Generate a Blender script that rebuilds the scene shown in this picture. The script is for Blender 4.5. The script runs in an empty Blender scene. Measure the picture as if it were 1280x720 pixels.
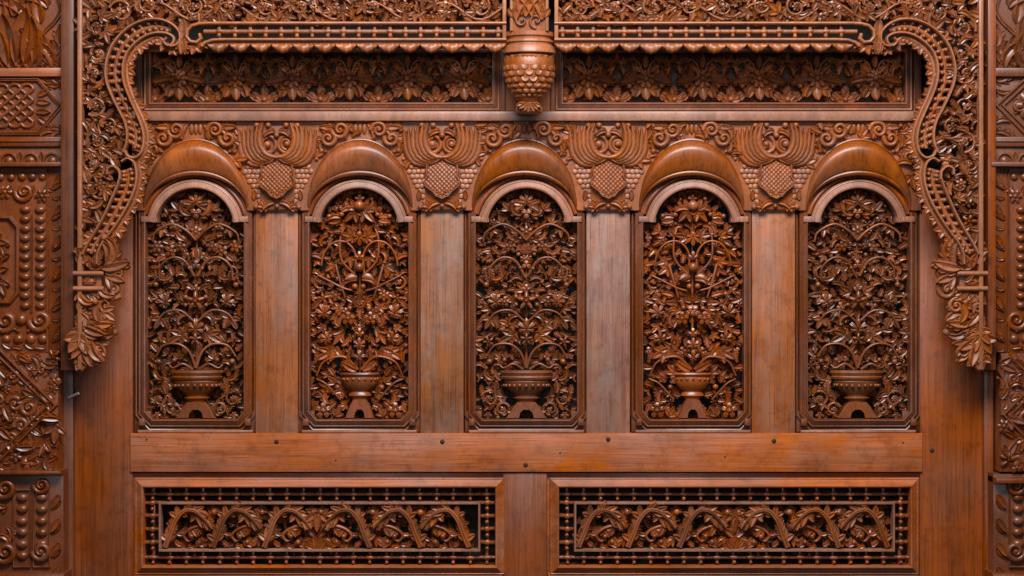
import bpy, bmesh, math, random
import numpy as np
from mathutils import Matrix, Vector
R_ = math.radians
random.seed(7)
scene = bpy.context.scene
COL = scene.collection
S = 0.0025          # metres per picture unit on the wall plane
D = 2400.0          # camera distance in the same units
Z0 = 1.6

# ------------------------------------------------------------ camera, light
cd = bpy.data.cameras.new("camera"); cam = bpy.data.objects.new("camera", cd); COL.objects.link(cam)
cam.location = (0, -D*S, Z0); cam.rotation_euler = (R_(90), 0, 0)
cd.sensor_width = 36; cd.lens = 36*D/1280; cd.clip_end = 100
scene.camera = cam
w = bpy.data.worlds.new("World"); scene.world = w; w.use_nodes = True
w.node_tree.nodes["Background"].inputs[0].default_value = (0.62, 0.72, 0.90, 1)
w.node_tree.nodes["Background"].inputs[1].default_value = 0.06
def area(name, loc, target, sx, sy, power, color):
    l = bpy.data.lights.new(name, 'AREA'); l.shape = 'RECTANGLE'; l.size = sx; l.size_y = sy
    l.energy = power; l.color = color
    o = bpy.data.objects.new(name, l); COL.objects.link(o); o.location = loc
    o.rotation_euler = (Vector(target)-Vector(loc)).to_track_quat('-Z', 'Y').to_euler()
    return o
area("sky_opening_light", (0.2, -2.85, 4.5), (0, 0, 1.4), 2.6, 1.2, 262, (1.0, 0.99, 0.98))
area("doorway_light", (0.05, -8.0, 2.6), (0, 0, 1.6), 1.5, 2.0, 52, (0.86, 0.93, 1.0))
vs = scene.view_settings
vs.view_transform = 'Standard'; vs.look = 'None'; vs.exposure = 0.0; vs.gamma = 1.0; vs.use_curve_mapping = False

# ------------------------------------------------------------ materials
def wood(name, c1, c2, dark, stretch=(30, 30, 2.2), rough=(0.3, 0.5), bump=0.25, var=0.14, blot=0.5, coat=0.25, streak=.3, worn=None):
    m = bpy.data.materials.new(name); m.use_nodes = True
    nt = m.node_tree; N = nt.nodes; L = nt.links
    bs = N["Principled BSDF"]
    tc = N.new("ShaderNodeTexCoord"); oi = N.new("ShaderNodeObjectInfo")
    off = N.new("ShaderNodeVectorMath"); off.operation = 'ADD'
    mul = N.new("ShaderNodeVectorMath"); mul.operation = 'SCALE'; mul.inputs[3].default_value = 17.0
    cmb = N.new("ShaderNodeCombineXYZ")
    for i in range(3): L.new(oi.outputs["Random"], cmb.inputs[i])
    L.new(cmb.outputs[0], mul.inputs[0])
    L.new(tc.outputs["Object"], off.inputs[0]); L.new(mul.outputs[0], off.inputs[1])
    mp = N.new("ShaderNodeMapping"); mp.inputs["Scale"].default_value = stretch
    L.new(off.outputs[0], mp.inputs[0])
    n1 = N.new("ShaderNodeTexNoise"); n1.inputs["Scale"].default_value = 1.0; n1.inputs["Detail"].default_value = 6; n1.inputs["Roughness"].default_value = 0.65
    n1.inputs["Distortion"].default_value = 0.6
    L.new(mp.outputs[0], n1.inputs["Vector"])
    mp2 = N.new("ShaderNodeMapping"); mp2.inputs["Scale"].default_value = tuple(x*4 if x > 50 else (x*9 if x > 10 else x*2.2) for x in stretch)
    L.new(off.outputs[0], mp2.inputs[0])
    n2 = N.new("ShaderNodeTexNoise"); n2.inputs["Scale"].default_value = 1.0; n2.inputs["Detail"].default_value = 3
    L.new(mp2.outputs[0], n2.inputs["Vector"])
    n3 = N.new("ShaderNodeTexNoise"); n3.inputs["Scale"].default_value = 6.0; n3.inputs["Detail"].default_value = 4
    L.new(off.outputs[0], n3.inputs["Vector"])
    r1 = N.new("ShaderNodeValToRGB"); e = r1.color_ramp.elements
    e[0].position = 0.33; e[0].color = (*c1, 1); e[1].position = 0.68; e[1].color = (*c2, 1)
    L.new(n1.outputs["Fac"], r1.inputs[0])
    # dark pores
    r2 = N.new("ShaderNodeValToRGB"); e = r2.color_ramp.elements
    e[0].position = 0.34; e[0].color = (1, 1, 1, 1); e[1].position = 0.47; e[1].color = (0, 0, 0, 1)
    L.new(n2.outputs["Fac"], r2.inputs[0])
    mx = N.new("ShaderNodeMix"); mx.data_type = 'RGBA'
    fm = N.new("ShaderNodeMath"); fm.operation = 'MULTIPLY'; fm.inputs[1].default_value = 0.6
    L.new(r2.outputs[0], fm.inputs[0]); L.new(fm.outputs[0], mx.inputs[0])
    L.new(r1.outputs[0], mx.inputs[6]); mx.inputs[7].default_value = (*dark, 1)
    # blotches
    r3 = N.new("ShaderNodeValToRGB"); e = r3.color_ramp.elements
    e[0].position = 0.38; e[0].color = (0, 0, 0, 1); e[1].position = 0.72; e[1].color = (blot, blot, blot, 1)
    L.new(n3.outputs["Fac"], r3.inputs[0])
    mx2 = N.new("ShaderNodeMix"); mx2.data_type = 'RGBA'
    L.new(r3.outputs[0], mx2.inputs[0]); L.new(mx.outputs[2], mx2.inputs[6]); mx2.inputs[7].default_value = (*dark, 1)
    mp4 = N.new("ShaderNodeMapping"); mp4.inputs["Scale"].default_value = tuple(x*.2 if x > 50 else (x*.42 if x > 10 else x*.4) for x in stretch)
    L.new(off.outputs[0], mp4.inputs[0])
    n4 = N.new("ShaderNodeTexNoise"); n4.inputs["Scale"].default_value = 1.0; n4.inputs["Detail"].default_value = 9; n4.inputs["Roughness"].default_value = .72; n4.inputs["Distortion"].default_value = .9
    L.new(mp4.outputs[0], n4.inputs["Vector"])
    sr = N.new("ShaderNodeMapRange"); sr.inputs["From Min"].default_value = .32; sr.inputs["From Max"].default_value = .66
    sr.inputs["To Min"].default_value = 1-streak; sr.inputs["To Max"].default_value = 1+streak*.55
    L.new(n4.outputs["Fac"], sr.inputs[0])
    ml = N.new("ShaderNodeMath"); ml.operation = 'MULTIPLY'
    hs = N.new("ShaderNodeHueSaturation")
    n5 = N.new("ShaderNodeTexNoise"); n5.inputs["Scale"].default_value = 3.1; n5.inputs["Detail"].default_value = 3
    L.new(off.outputs[0], n5.inputs["Vector"])
    s5 = N.new("ShaderNodeMapRange"); s5.inputs["From Min"].default_value = .3; s5.inputs["From Max"].default_value = .7; s5.inputs["To Min"].default_value = .9; s5.inputs["To Max"].default_value = 1.08
    L.new(n5.outputs["Fac"], s5.inputs[0]); L.new(s5.outputs[0], hs.inputs["Saturation"])
    mr = N.new("ShaderNodeMapRange"); mr.inputs["To Min"].default_value = 1-var; mr.inputs["To Max"].default_value = 1+var
    L.new(oi.outputs["Random"], mr.inputs[0]); L.new(mr.outputs[0], ml.inputs[0]); L.new(sr.outputs[0], ml.inputs[1]); L.new(ml.outputs[0], hs.inputs["Value"])
    L.new(mx2.outputs[2], hs.inputs["Color"]); L.new(hs.outputs[0], bs.inputs["Base Color"])
    rr = N.new("ShaderNodeMapRange"); rr.inputs["From Min"].default_value = 0.3; rr.inputs["From Max"].default_value = 0.7
    rr.inputs["To Min"].default_value = rough[0]; rr.inputs["To Max"].default_value = rough[1]
    L.new(n3.outputs["Fac"], rr.inputs[0]); L.new(rr.outputs[0], bs.inputs["Roughness"])
    if stretch[0] != stretch[1] or stretch[2] < 3:
        # knots, cracks along the grain, scuffs
        vm = N.new("ShaderNodeMapping"); vm.inputs["Scale"].default_value = tuple(6.5 if x > 10 else 2.6 for x in stretch); L.new(off.outputs[0], vm.inputs[0])
        vo = N.new("ShaderNodeTexVoronoi"); vo.inputs["Scale"].default_value = 1.0; L.new(vm.outputs[0], vo.inputs["Vector"])
        kr = N.new("ShaderNodeValToRGB"); e = kr.color_ramp.elements
        e[0].position = .025; e[0].color = (.3, .26, .26, 1); e[1].position = .09; e[1].color = (1, 1, 1, 1); L.new(vo.outputs["Distance"], kr.inputs[0])
        cm = N.new("ShaderNodeMapping"); cm.inputs["Scale"].default_value = tuple(260 if x > 10 else 5.0 for x in stretch); L.new(off.outputs[0], cm.inputs[0])
        cn = N.new("ShaderNodeTexNoise"); cn.inputs["Scale"].default_value = 1.0; cn.inputs["Detail"].default_value = 2; L.new(cm.outputs[0], cn.inputs["Vector"])
        cr = N.new("ShaderNodeValToRGB"); e = cr.color_ramp.elements
        e[0].position = .28; e[0].color = (.6, .57, .56, 1); e[1].position = .38; e[1].color = (1, 1, 1, 1); L.new(cn.outputs["Fac"], cr.inputs[0])
        sm = N.new("ShaderNodeMapping"); sm.inputs["Scale"].default_value = (22, 22, 22); sm.inputs["Rotation"].default_value = (.3, .8, .5); L.new(off.outputs[0], sm.inputs[0])
        sn = N.new("ShaderNodeTexNoise"); sn.inputs["Scale"].default_value = 1.0; sn.inputs["Detail"].default_value = 8; sn.inputs["Roughness"].default_value = .75; L.new(sm.outputs[0], sn.inputs["Vector"])
        sr_ = N.new("ShaderNodeValToRGB"); e = sr_.color_ramp.elements
        e[0].position = .36; e[0].color = (.72, .70, .68, 1); e[1].position = .5; e[1].color = (1, 1, 1, 1); L.new(sn.outputs["Fac"], sr_.inputs[0])
        prev = mx2.outputs[2]
        if worn:
            wm = N.new("ShaderNodeMapping"); wm.inputs["Scale"].default_value = tuple(14 if x > 10 else 4.5 for x in stretch); L.new(off.outputs[0], wm.inputs[0])
            wn = N.new("ShaderNodeTexNoise"); wn.inputs["Scale"].default_value = 1.0; wn.inputs["Detail"].default_value = 8; wn.inputs["Roughness"].default_value = .65; wn.inputs["Distortion"].default_value = .5; L.new(wm.outputs[0], wn.inputs["Vector"])
            wr = N.new("ShaderNodeMapRange"); wr.inputs["From Min"].default_value = .47; wr.inputs["From Max"].default_value = .62; wr.inputs["To Max"].default_value = worn; L.new(wn.outputs["Fac"], wr.inputs[0])
            wx = N.new("ShaderNodeMix"); wx.data_type = 'RGBA'; L.new(wr.outputs[0], wx.inputs[0]); L.new(prev, wx.inputs[6]); wx.inputs[7].default_value = (.33, .20, .155, 1); prev = wx.outputs[2]
        for q in (kr, cr, sr_):
            mm = N.new("ShaderNodeMix"); mm.data_type = 'RGBA'; mm.blend_type = 'MULTIPLY'; mm.inputs[0].default_value = 1
            L.new(prev, mm.inputs[6]); L.new(q.outputs[0], mm.inputs[7]); prev = mm.outputs[2]
        L.new(prev, hs.inputs["Color"])
    bs.inputs["Coat Weight"].default_value = coat; bs.inputs["Coat Roughness"].default_value = 0.3 if coat < .3 else .2
    ad = N.new("ShaderNodeMath"); ad.operation = 'ADD'
    L.new(n1.outputs["Fac"], ad.inputs[0]); L.new(n2.outputs["Fac"], ad.inputs[1])
    bp = N.new("ShaderNodeBump"); bp.inputs["Strength"].default_value = bump; bp.inputs["Distance"].default_value = 0.0012
    L.new(ad.outputs[0], bp.inputs["Height"]); L.new(bp.outputs[0], bs.inputs["Normal"])
    return m
V_ = (75, 75, 2.3); H_ = (2.3, 75, 75); C_ = (40, 40, 14)
M = {}
M['stile'] = wood("teak_vertical", (0.375, 0.101, 0.024), (0.499, 0.143, 0.036), (0.181, 0.047, 0.012), V_, worn=0.35)
M['stile_mid'] = wood("teak_vertical_dull", (0.339, 0.108, 0.034), (0.451, 0.153, 0.051), (0.164, 0.050, 0.017), V_, worn=0.6)  # dulled towards the grey stile, with some sheen put into the colour
M['stile_red'] = wood("teak_vertical_red", (0.276, 0.060, 0.011), (0.396, 0.090, 0.013), (0.131, 0.030, 0.005), V_)
M['stile_grey'] = wood("teak_vertical_weathered_sheen", (0.332, 0.134, 0.079), (0.456, 0.193, 0.120), (0.138, 0.060, 0.047), V_, bump=0.5, blot=0.6, worn=0.75)  # grey tone mixes weathered wood with the window's sheen put into the colour
M['rail'] = wood("teak_horizontal", (0.457, 0.103, 0.015), (0.593, 0.143, 0.023), (0.214, 0.048, 0.008), H_, worn=0.25)
M['pale'] = wood("teak_pale_moulding", (0.380, 0.159, 0.092), (0.485, 0.219, 0.136), (0.211, 0.082, 0.049), C_, worn=0.6)
M['frame'] = wood("teak_moulding", (0.191, 0.051, 0.016), (0.261, 0.075, 0.025), (0.092, 0.025, 0.009), C_)
M['hood'] = wood("teak_hood", (0.287, 0.067, 0.006), (0.394, 0.095, 0.011), (0.140, 0.030, 0.004), (16, 16, 4), rough=(0.34, 0.5), coat=0.22, blot=0.7, streak=.4)
M['frieze'] = wood("teak_frieze", (0.285, 0.068, 0.009), (0.383, 0.096, 0.014), (0.129, 0.030, 0.005), C_, rough=(0.4, 0.58), coat=.16)
M['carveA'] = wood("teak_carving_brown", (0.212, 0.056, 0.012), (0.308, 0.085, 0.022), (0.088, 0.023, 0.007), C_, rough=(0.3, 0.5), var=0.25, coat=.3)
M['carveB'] = wood("teak_carving_orange", (0.273, 0.060, 0.007), (0.384, 0.092, 0.014), (0.120, 0.025, 0.004), C_, rough=(0.3, 0.5), var=0.25, coat=.3)
M['val'] = wood("teak_valance", (0.301, 0.079, 0.017), (0.407, 0.117, 0.028), (0.150, 0.037, 0.009), C_, rough=(0.4, 0.58), var=0.22)
M['valrail'] = wood("teak_valance_rail", (0.352, 0.119, 0.044), (0.445, 0.160, 0.064), (0.203, 0.063, 0.023), C_, rough=(0.28, 0.42), var=0.05)
M['pillar'] = wood("teak_pillar", (0.187, 0.042, 0.006), (0.264, 0.060, 0.011), (0.085, 0.019, 0.004), C_, rough=(0.25, 0.4), coat=.16, var=0.15)
M['pillar_d'] = wood("teak_pillar_brown", (0.180, 0.052, 0.017), (0.256, 0.076, 0.025), (0.085, 0.023, 0.009), C_, rough=(0.3, 0.45), var=0.15)
M['valleaf'] = wood('teak_valance_leaf', (0.207, 0.056, 0.013), (0.321, 0.092, 0.023), (0.076, 0.020, 0.005), C_, rough=(0.3, 0.5), var=0.3, coat=.3)
for _n in (): pass
M['jamb'] = wood("teak_jamb", (0.152, 0.038, 0.010), (0.209, 0.056, 0.014), (0.076, 0.019, 0.006), V_)
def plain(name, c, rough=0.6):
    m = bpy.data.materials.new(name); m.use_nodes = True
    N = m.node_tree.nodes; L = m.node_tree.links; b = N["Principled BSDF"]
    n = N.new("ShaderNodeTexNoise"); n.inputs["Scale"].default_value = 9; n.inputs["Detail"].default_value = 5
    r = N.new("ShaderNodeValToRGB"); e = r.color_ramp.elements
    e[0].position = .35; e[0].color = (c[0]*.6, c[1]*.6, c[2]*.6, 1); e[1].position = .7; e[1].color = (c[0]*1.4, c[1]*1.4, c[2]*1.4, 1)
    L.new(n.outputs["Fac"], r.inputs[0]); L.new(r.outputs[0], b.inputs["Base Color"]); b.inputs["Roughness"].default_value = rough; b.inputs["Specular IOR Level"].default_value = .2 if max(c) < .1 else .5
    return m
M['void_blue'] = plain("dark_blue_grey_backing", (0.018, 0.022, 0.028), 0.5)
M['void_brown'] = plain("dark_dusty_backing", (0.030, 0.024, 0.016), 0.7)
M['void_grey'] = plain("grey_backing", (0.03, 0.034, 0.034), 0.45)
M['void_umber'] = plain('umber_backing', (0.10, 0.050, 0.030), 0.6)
M['void'] = plain("dark_backing", (0.007, 0.006, 0.0055), 0.7)
M['peg'] = plain("peg_end_grain", (0.05, 0.025, 0.014), 0.6)
M['white'] = plain("white_paint", (0.8, 0.79, 0.77), 0.4)

# ------------------------------------------------------------ mesh helpers (x right, y down, h towards the viewer)
def mesh(name, V, F, mat, ang=38, flat=False):
    me = bpy.data.meshes.new(name)
    me.from_pydata([(v[0]*S, -v[2]*S, -v[1]*S) for v in V], [], F)
    bm = bmesh.new(); bm.from_mesh(me)
    bmesh.ops.remove_doubles(bm, verts=bm.verts, dist=1e-5)
    bmesh.ops.recalc_face_normals(bm, faces=bm.faces)
    bm.to_mesh(me); bm.free()
    if not flat:
        me.shade_smooth(); me.set_sharp_from_angle(angle=R_(ang))
    me.materials.append(mat)
    return me
LIB = {}
def lib(key, mat, fn, ang=38):
    k = (key, mat)
    if k not in LIB:
        V, F = fn(); LIB[k] = mesh(str(key[0]), V, F, M[mat], ang)
    return LIB[k]
jit = random.Random(5)
class Thing:
    def __init__(s, name, label, cat, cx, cy, d0=0, group=None):
        s.cx, s.cy, s.d0 = cx, cy, d0; s.k = (D-d0)/D
        o = bpy.data.objects.new(name, None); COL.objects.link(o); o.empty_display_size = .05
        o.location = ((cx-640)*s.k*S, -d0*S, (360-cy)*s.k*S+Z0)
        o['label'] = label; o['category'] = cat
        if group: o['group'] = group
        s.o = o
    def loc(s, x, y, d): return Vector(((x-s.cx)*s.k*S, -(d-s.d0)*S, (s.cy-y)*s.k*S))
    def add(s, name, me, x, y, d, rot=0, sc=1, mir=False, tilt=(0, 0), parent=None, label=None, ysc=None):
        if name in ('bead', 'berry', 'scale', 'petal', 'baluster', 'scallop', 'rung', 'volute'):
            j = .45 if name != 'scallop' else .3
            x += jit.uniform(-j, j); y += jit.uniform(-j, j)*.8; rot += jit.uniform(-3, 3); sc *= jit.uniform(.92, 1.07)
        o = bpy.data.objects.new(name, me); COL.objects.link(o)
        sx = -sc if mir else sc
        m = Matrix.Translation(s.loc(x, y, d)) @ Matrix.Rotation(R_(tilt[0]), 4, 'X') @ Matrix.Rotation(R_(tilt[1]), 4, 'Z') @ Matrix.Rotation(R_(rot), 4, 'Y') @ Matrix.Diagonal((sx, sc if ysc is None else ysc, sc, 1))
        if parent is not None:
            o.parent = parent; m = parent.matrix_basis.inverted() @ m
        else: o.parent = s.o
        o.matrix_basis = m
        if label: o['label'] = label
        return o
    def abs(s, name, VF, mat, parent=None, label=None, ang=38, d=None, stuff=False):
        V, F = VF
        V = np.array(V, float)
        c = (V.min(0)+V.max(0))/2
        Vl = (V-c); Vl[:, 0] *= s.k; Vl[:, 1] *= s.k
        me = mesh(name, Vl.tolist(), F, M[mat], ang)
        o = s.add(name, me, c[0], c[1], c[2], parent=parent, label=label)
        if stuff: o['kind'] = 'stuff'
        return o

def join(lst):
    V = []; F = []
    for v, f in lst:
        b = len(V); V += [tuple(p) for p in v]; F += [tuple(i+b for i in q) for q in f]
    return V, F
def catmull(P, n=8, closed=False):
    P = [np.array(p, float) for p in P]; out = []
    m = len(P)
    rng = range(m) if closed else range(m-1)
    for i in rng:
        p1 = P[i]; p2 = P[(i+1) % m]
        p0 = P[i-1] if (i > 0 or closed) else 2*p1-p2
        p3 = P[(i+2) % m] if (i+2 < m or closed) else 2*p2-p1
        for j in range(n):
            t = j/n
            out.append(.5*((2*p1)+(-p0+p2)*t+(2*p0-5*p1+4*p2-p3)*t*t+(-p0+3*p1-3*p2+p3)*t**3))
    if not closed: out.append(P[-1])
    return [tuple(p) for p in out]
ROUND = [(-1, -1), (-1, 0), (-.8, .6), (-.35, .95), (0, 1), (.35, .95), (.8, .6), (1, 0), (1, -1)]
RIB = [(-1, -1), (-1, .3), (-.7, .75), (-.35, .8), (0, .45), (.35, .8), (.7, .75), (1, .3), (1, -1)]
def sweep(path, prof, d=0, closed=False, w=1, h=1, wf=None, hf=None, df=None):
    """profile (offset to the right-hand side of travel, height) swept along a 2D path with mitres"""
    n = len(path); P = [np.array(p[:2], float) for p in path]; V = []; m = len(prof)
    for i in range(n):
        if closed: a = P[i]-P[i-1]; b = P[(i+1) % n]-P[i]
        else:
            a = P[i]-P[i-1] if i else P[1]-P[0]; b = P[i+1]-P[i] if i < n-1 else P[-1]-P[-2]
        a = a/(np.linalg.norm(a)+1e-9); b = b/(np.linalg.norm(b)+1e-9)
        t = a+b; t = t/(np.linalg.norm(t)+1e-9)
        c = max(.35, float(np.dot(t, a)))
        nn = np.array([-t[1], t[0]])/c
        u = i/max(1, n-1)
        ww = w*(wf(u) if wf else 1); hh = h*(hf(u) if hf else 1); dd = d+(df(u) if df else 0)
        for (o, q) in prof:
            p = P[i]+nn*o*ww; V.append((p[0], p[1], dd+q*hh))
    F = []
    for i in range(n if closed else n-1):
        for j in range(m-1):
            a = i*m+j; b = ((i+1) % n)*m+j
            F.append((a, a+1, b+1, b))
    if not closed:
        F.append(tuple(range(m))); F.append(tuple((n-1)*m+j for j in range(m))[::-1])
    return V, F
def box(x0, y0, x1, y1, d0, d1, bev=1.0):
    """bevelled plank; front at d1"""
    b = bev
    V = [(x0, y0, d0), (x1, y0, d0), (x1, y1, d0), (x0, y1, d0)]
    for (i, dd) in ((0, d1-b), (b*.3, d1-b*.3), (b, d1)):
        V += [(x0+i, y0+i, dd), (x1-i, y0+i, dd), (x1-i, y1-i, dd), (x0+i, y1-i, dd)]
    F = [(0, 1, 2, 3), (12, 13, 14, 15)]
    for r in range(3):
        for j in range(4):
            a = r*4+j; c = r*4+(j+1) % 4
            F.append((a, c, c+4, a+4))
    return V, F
def grid(fn, nu, nv, back=None):
    V = []; F = []
    cols = nv+1+(2 if back is not None else 0)
    for i in range(nu+1):
        row = [fn(i/nu, -1+2*j/nv) for j in range(nv+1)]
        if back is not None:
            row = [(row[0][0], row[0][1], back)]+row+[(row[-1][0], row[-1][1], back)]
        V += row
    for i in range(nu):
        for j in range(cols-1):
            a = i*cols+j; F.append((a, a+1, a+cols+1, a+cols))
    if back is not None:
        F.append(tuple(range(cols))); F.append(tuple(nu*cols+j for j in range(cols))[::-1])
    return V, F
# --- leaf along +x, length 10
def leafVF(L=10, W=3.2, bend=0.0, lobes=3, T=2.6, curl=0.0, notch=.5):
    n = 40; pts = [(0, 0)]; a = 0
    ang = [bend*(i/n)**1.3 for i in range(n+1)]
    x = y = 0
    for i in range(n): x += math.cos(ang[i])*L/n; y += math.sin(ang[i])*L/n; pts.append((x, y))
    def f(u, v):
        i = min(n-1, int(u*n)); fr = u*n-i
        px = pts[i][0]*(1-fr)+pts[i+1][0]*fr; py = pts[i][1]*(1-fr)+pts[i+1][1]*fr
        t = ang[min(n, i)]
        base = (math.sin(math.pi*min(1, u**.75*0.97+.03)))**.75*W
        if u < .12: base = max(base, W*.22)
        s = (u*lobes) % 1.0 if lobes else .5
        sh = (1-notch)+notch*math.sin(math.pi*min(1, s*.93+.05))**.7 if (lobes and u < .98) else 1
        ww = base*(1-(1-sh)*abs(v)**1.2) if lobes else base
        fx = abs(v)*base*.42
        q = v*ww
        X = px+math.cos(t)*fx-math.sin(t)*q; Y = py+math.sin(t)*fx+math.cos(t)*q
        H = T*(.95-.75*abs(v)**2.2)-T*.38*math.exp(-(v/.16)**2)
        if lobes: H += T*.22*math.sin(math.pi*s)*(1-abs(v)*.3)-T*.12
        H *= .55+.45*math.sin(math.pi*min(1, .15+u*.85))
        H += curl*T*(math.sin(u*math.pi*1.15-.3))
        return (X, Y, H)
    return grid(f, max(8, lobes*4+4), 8, back=-T*.7)
# --- rosette / palmette in polar form, radius 10
def rosette(n=6, R=10, inner=.5, h=3.4, a0=0, boss=.26, power=.6, fwd=0, two=False, pointed=False):
    nr, nt = 7, n*8
    V = [(0, 0, h*1.15 if boss else h*.35)]; F = []
    for i in range(1, nr+1):
        r = i/nr
        for j in range(nt):
            th = 2*math.pi*j/nt; c = abs(math.cos(n*th/2))
            pr = inner+(1-inner)*(c**(1.6 if pointed else power))
            amp = 1-fwd*(.5-.5*math.cos(th))
            rad = R*pr*r*amp
            H = h*(.35+.65*math.sin(math.pi*min(1, .25+r*.75)))*(.45+.55*c**.7)
            if two: H -= h*.25*math.exp(-((c-1)/.06)**2)
            if boss:
                if r < boss+.08: H = h*(1.15-.5*(r/(boss+.08))**2)
                elif r < boss+.2: H = h*.25
            V.append((rad*math.cos(th+a0), rad*math.sin(th+a0), H))
    for j in range(nt):
        th = 2*math.pi*j/nt
        x, y, _ = V[1+(nr-1)*nt+j]; V.append((x, y, -h*.8))
    for j in range(nt): F.append((0, 1+j, 1+(j+1) % nt))
    for i in range(nr):
        for j in range(nt):
            a = 1+i*nt+j; b = 1+i*nt+(j+1) % nt
            F.append((a, b, b+nt, a+nt))
    return V, F
def bead(nr=4, nt=12, h=.8, R=1.0):
    V = [(0, 0, h)]; F = []
    for i in range(1, nr+1):
        a = math.pi/2*i/nr
        for j in range(nt):
            t = 2*math.pi*j/nt; V.append((R*math.sin(a)*math.cos(t), R*math.sin(a)*math.sin(t), h*math.cos(a)))
    for j in range(nt):
        x, y, _ = V[1+(nr-1)*nt+j]; V.append((x, y, -h))
    for j in range(nt): F.append((0, 1+j, 1+(j+1) % nt))
    for i in range(nr):
        for j in range(nt):
            a = 1+i*nt+j; b = 1+i*nt+(j+1) % nt; F.append((a, b, b+nt, a+nt))
    return V, F
def spiral(R, turns, r1=.12, n=14, a0=0, dirn=1):
    k = int(n*turns)
    return [(R*((1-i/k)*(1-r1)+r1)*math.cos(a0+dirn*2*math.pi*turns*i/k), R*((1-i/k)*(1-r1)+r1)*math.sin(a0+dirn*2*math.pi*turns*i/k)) for i in range(k+1)]
def volute(turns=1.5, wd=2.0, r1=.16, T=2.6, ball=2.4):
    V, F = sweep(spiral(10, turns, r1), ROUND, 0, w=wd, h=T, wf=lambda u: 1.05-.5*u, df=lambda u: u*1.6)
    b = bead(h=1.3); b = ([(x*ball, y*ball, z*ball+1.2) for x, y, z in b[0]], b[1])
    return join([(V, F), b])
def lobeVF(L, W, bend, T, x0=0, y0=0, ang=0, h0=0, convex=False, tip=.5):
    n = 24; pts = [(x0, y0)]; x, y = x0, y0; A = []
    for i in range(n+1): A.append(ang+bend*(i/n))
    for i in range(n): x += math.cos(A[i])*L/n; y += math.sin(A[i])*L/n; pts.append((x, y))
    def f(u, v):
        i = min(n-1, int(u*n)); fr = u*n-i
        px = pts[i][0]*(1-fr)+pts[i+1][0]*fr; py = pts[i][1]*(1-fr)+pts[i+1][1]*fr
        w_ = W*(.34*(1-u)+1.08*math.sin(math.pi*min(1, u**1.05))**.58*(1-.18*u))+.03*W
        t = A[i]
        if convex: H = T*(1-.75*v*v)
        else:
            a = abs(v); H = T*(.42+.58*(a/.72)**1.6 if a < .72 else 1-(a-.72)/.28*.75)
        H *= .62+.38*math.sin(math.pi*min(1, u*.9+.1)); H += tip*T*u**3
        return (px-math.sin(t)*v*w_, py+math.cos(t)*v*w_, h0+H)
    return grid(f, 7, 6, back=h0-T*.9)
def acanthus(L=10, W=1.7, bend=.6, pairs=3, sides=(-1, 1), spread=50, sl=4.4, T=1.7, curl=.4, ball=0):
    parts = []
    n = 24; x = y = 0; sp = [(0, 0, 0)]
    for i in range(n): a = bend*i/n; x += math.cos(a)*L/n; y += math.sin(a)*L/n; sp.append((x, y, bend*(i+1)/n))
    for k in range(pairs):
        t = .10+.62*k/max(1, pairs-1) if pairs > 1 else .3
        px, py, a = sp[int(t*n)]
        for q in sides:
            ln = sl*(1.0-.16*k+(.12 if k == 1 else 0))
            parts.append(lobeVF(ln, W*.72*(1-.08*k), -q*.35+bend*.2, T*.85, px, py, a+q*R_(spread-6*k), -.25+.1*k))
    parts.append(lobeVF(L, W, bend, T*1.05, 0, 0, 0, .35, tip=curl))
    if ball:
        b = bead(3, 8, 1.0); parts.append(([(x_*ball+x, y_*ball+y, z*ball+.6) for x_, y_, z in b[0]], b[1]))
    return join(parts)
def fanleaf(angs, lens, W=1.8, T=1.7):
    return join([lobeVF(l, W*(l/10)**.4, R_(a)*.25, T, 0, 0, R_(a), -.1*abs(a)/30) for a, l in zip(angs, lens)])
def L_leaf(mat, kind):
    F = {'a': lambda: acanthus(bend=.5), 'b': lambda: acanthus(bend=1.5, L=11, sides=(-1,), sl=4.6, spread=58), 'c': lambda: lobeVF(10, 2.1, .12, 2.2),
         'd': lambda: acanthus(bend=2.3, L=12, W=1.5, pairs=4, sides=(-1,), sl=4.4, spread=62, ball=1.5), 'e': lambda: fanleaf((-48, 48, 0), (7.5, 7.5, 10), 2.0),
         'f': lambda: lobeVF(10, 2.9, -.25, 2.4, convex=True), 'g': lambda: fanleaf((-82, 82, -42, 42, 0), (5.5, 5.5, 8, 8, 10), 1.9)}
    F['h'] = lambda: join([lobeVF(l, 2.5, R_(a)*.2, 2.0, 0, 0, R_(a), -.2*abs(a)/30, convex=False) for a, l in ((-66, 7.5), (-25, 9.5), (25, 9.5), (66, 7.5))])
    return lib(('leaf', kind), mat, F[kind], 27)
def L_leaf_old(mat, kind):
    P = {'a': dict(bend=.5, lobes=3, W=3.4), 'b': dict(bend=1.3, lobes=3, W=3.2), 'c': dict(bend=.15, lobes=0, W=2.6),
         'd': dict(bend=2.0, lobes=4, W=3.0, notch=.55), 'e': dict(bend=.8, lobes=2, W=3.8, curl=.5), 'f': dict(bend=-.3, lobes=0, W=3.2, curl=.6),
         'g': dict(bend=.9, lobes=5, W=2.6, notch=.6, curl=.3)}[kind]
    return lib(('leaf', kind), mat, lambda: leafVF(**P))
def L_ros(mat, kind):
    P = {'six': dict(n=6), 'five': dict(n=5, two=True, inner=.45), 'eight': dict(n=8, inner=.6), 'star': dict(n=5, pointed=True, inner=.28, boss=.2),
         'palm': dict(n=5, fwd=.55, inner=.3, boss=0, two=True, h=2.8), 'palm7': dict(n=7, fwd=.5, inner=.4, boss=0, two=True, h=2.8), 'tri': dict(n=3, inner=.35, boss=.22, two=True), 'scale': dict(n=2, inner=.75, boss=0, R=1.15, h=1.1)}[kind]
    return lib(('flower', kind), mat, lambda: rosette(**P))
def L_bead(mat): return lib(('bead',), mat, bead)
def L_vol(mat, t=1.5, wd=2.0): return lib(('volute', t, wd), mat, lambda: volute(t, wd))

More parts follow.
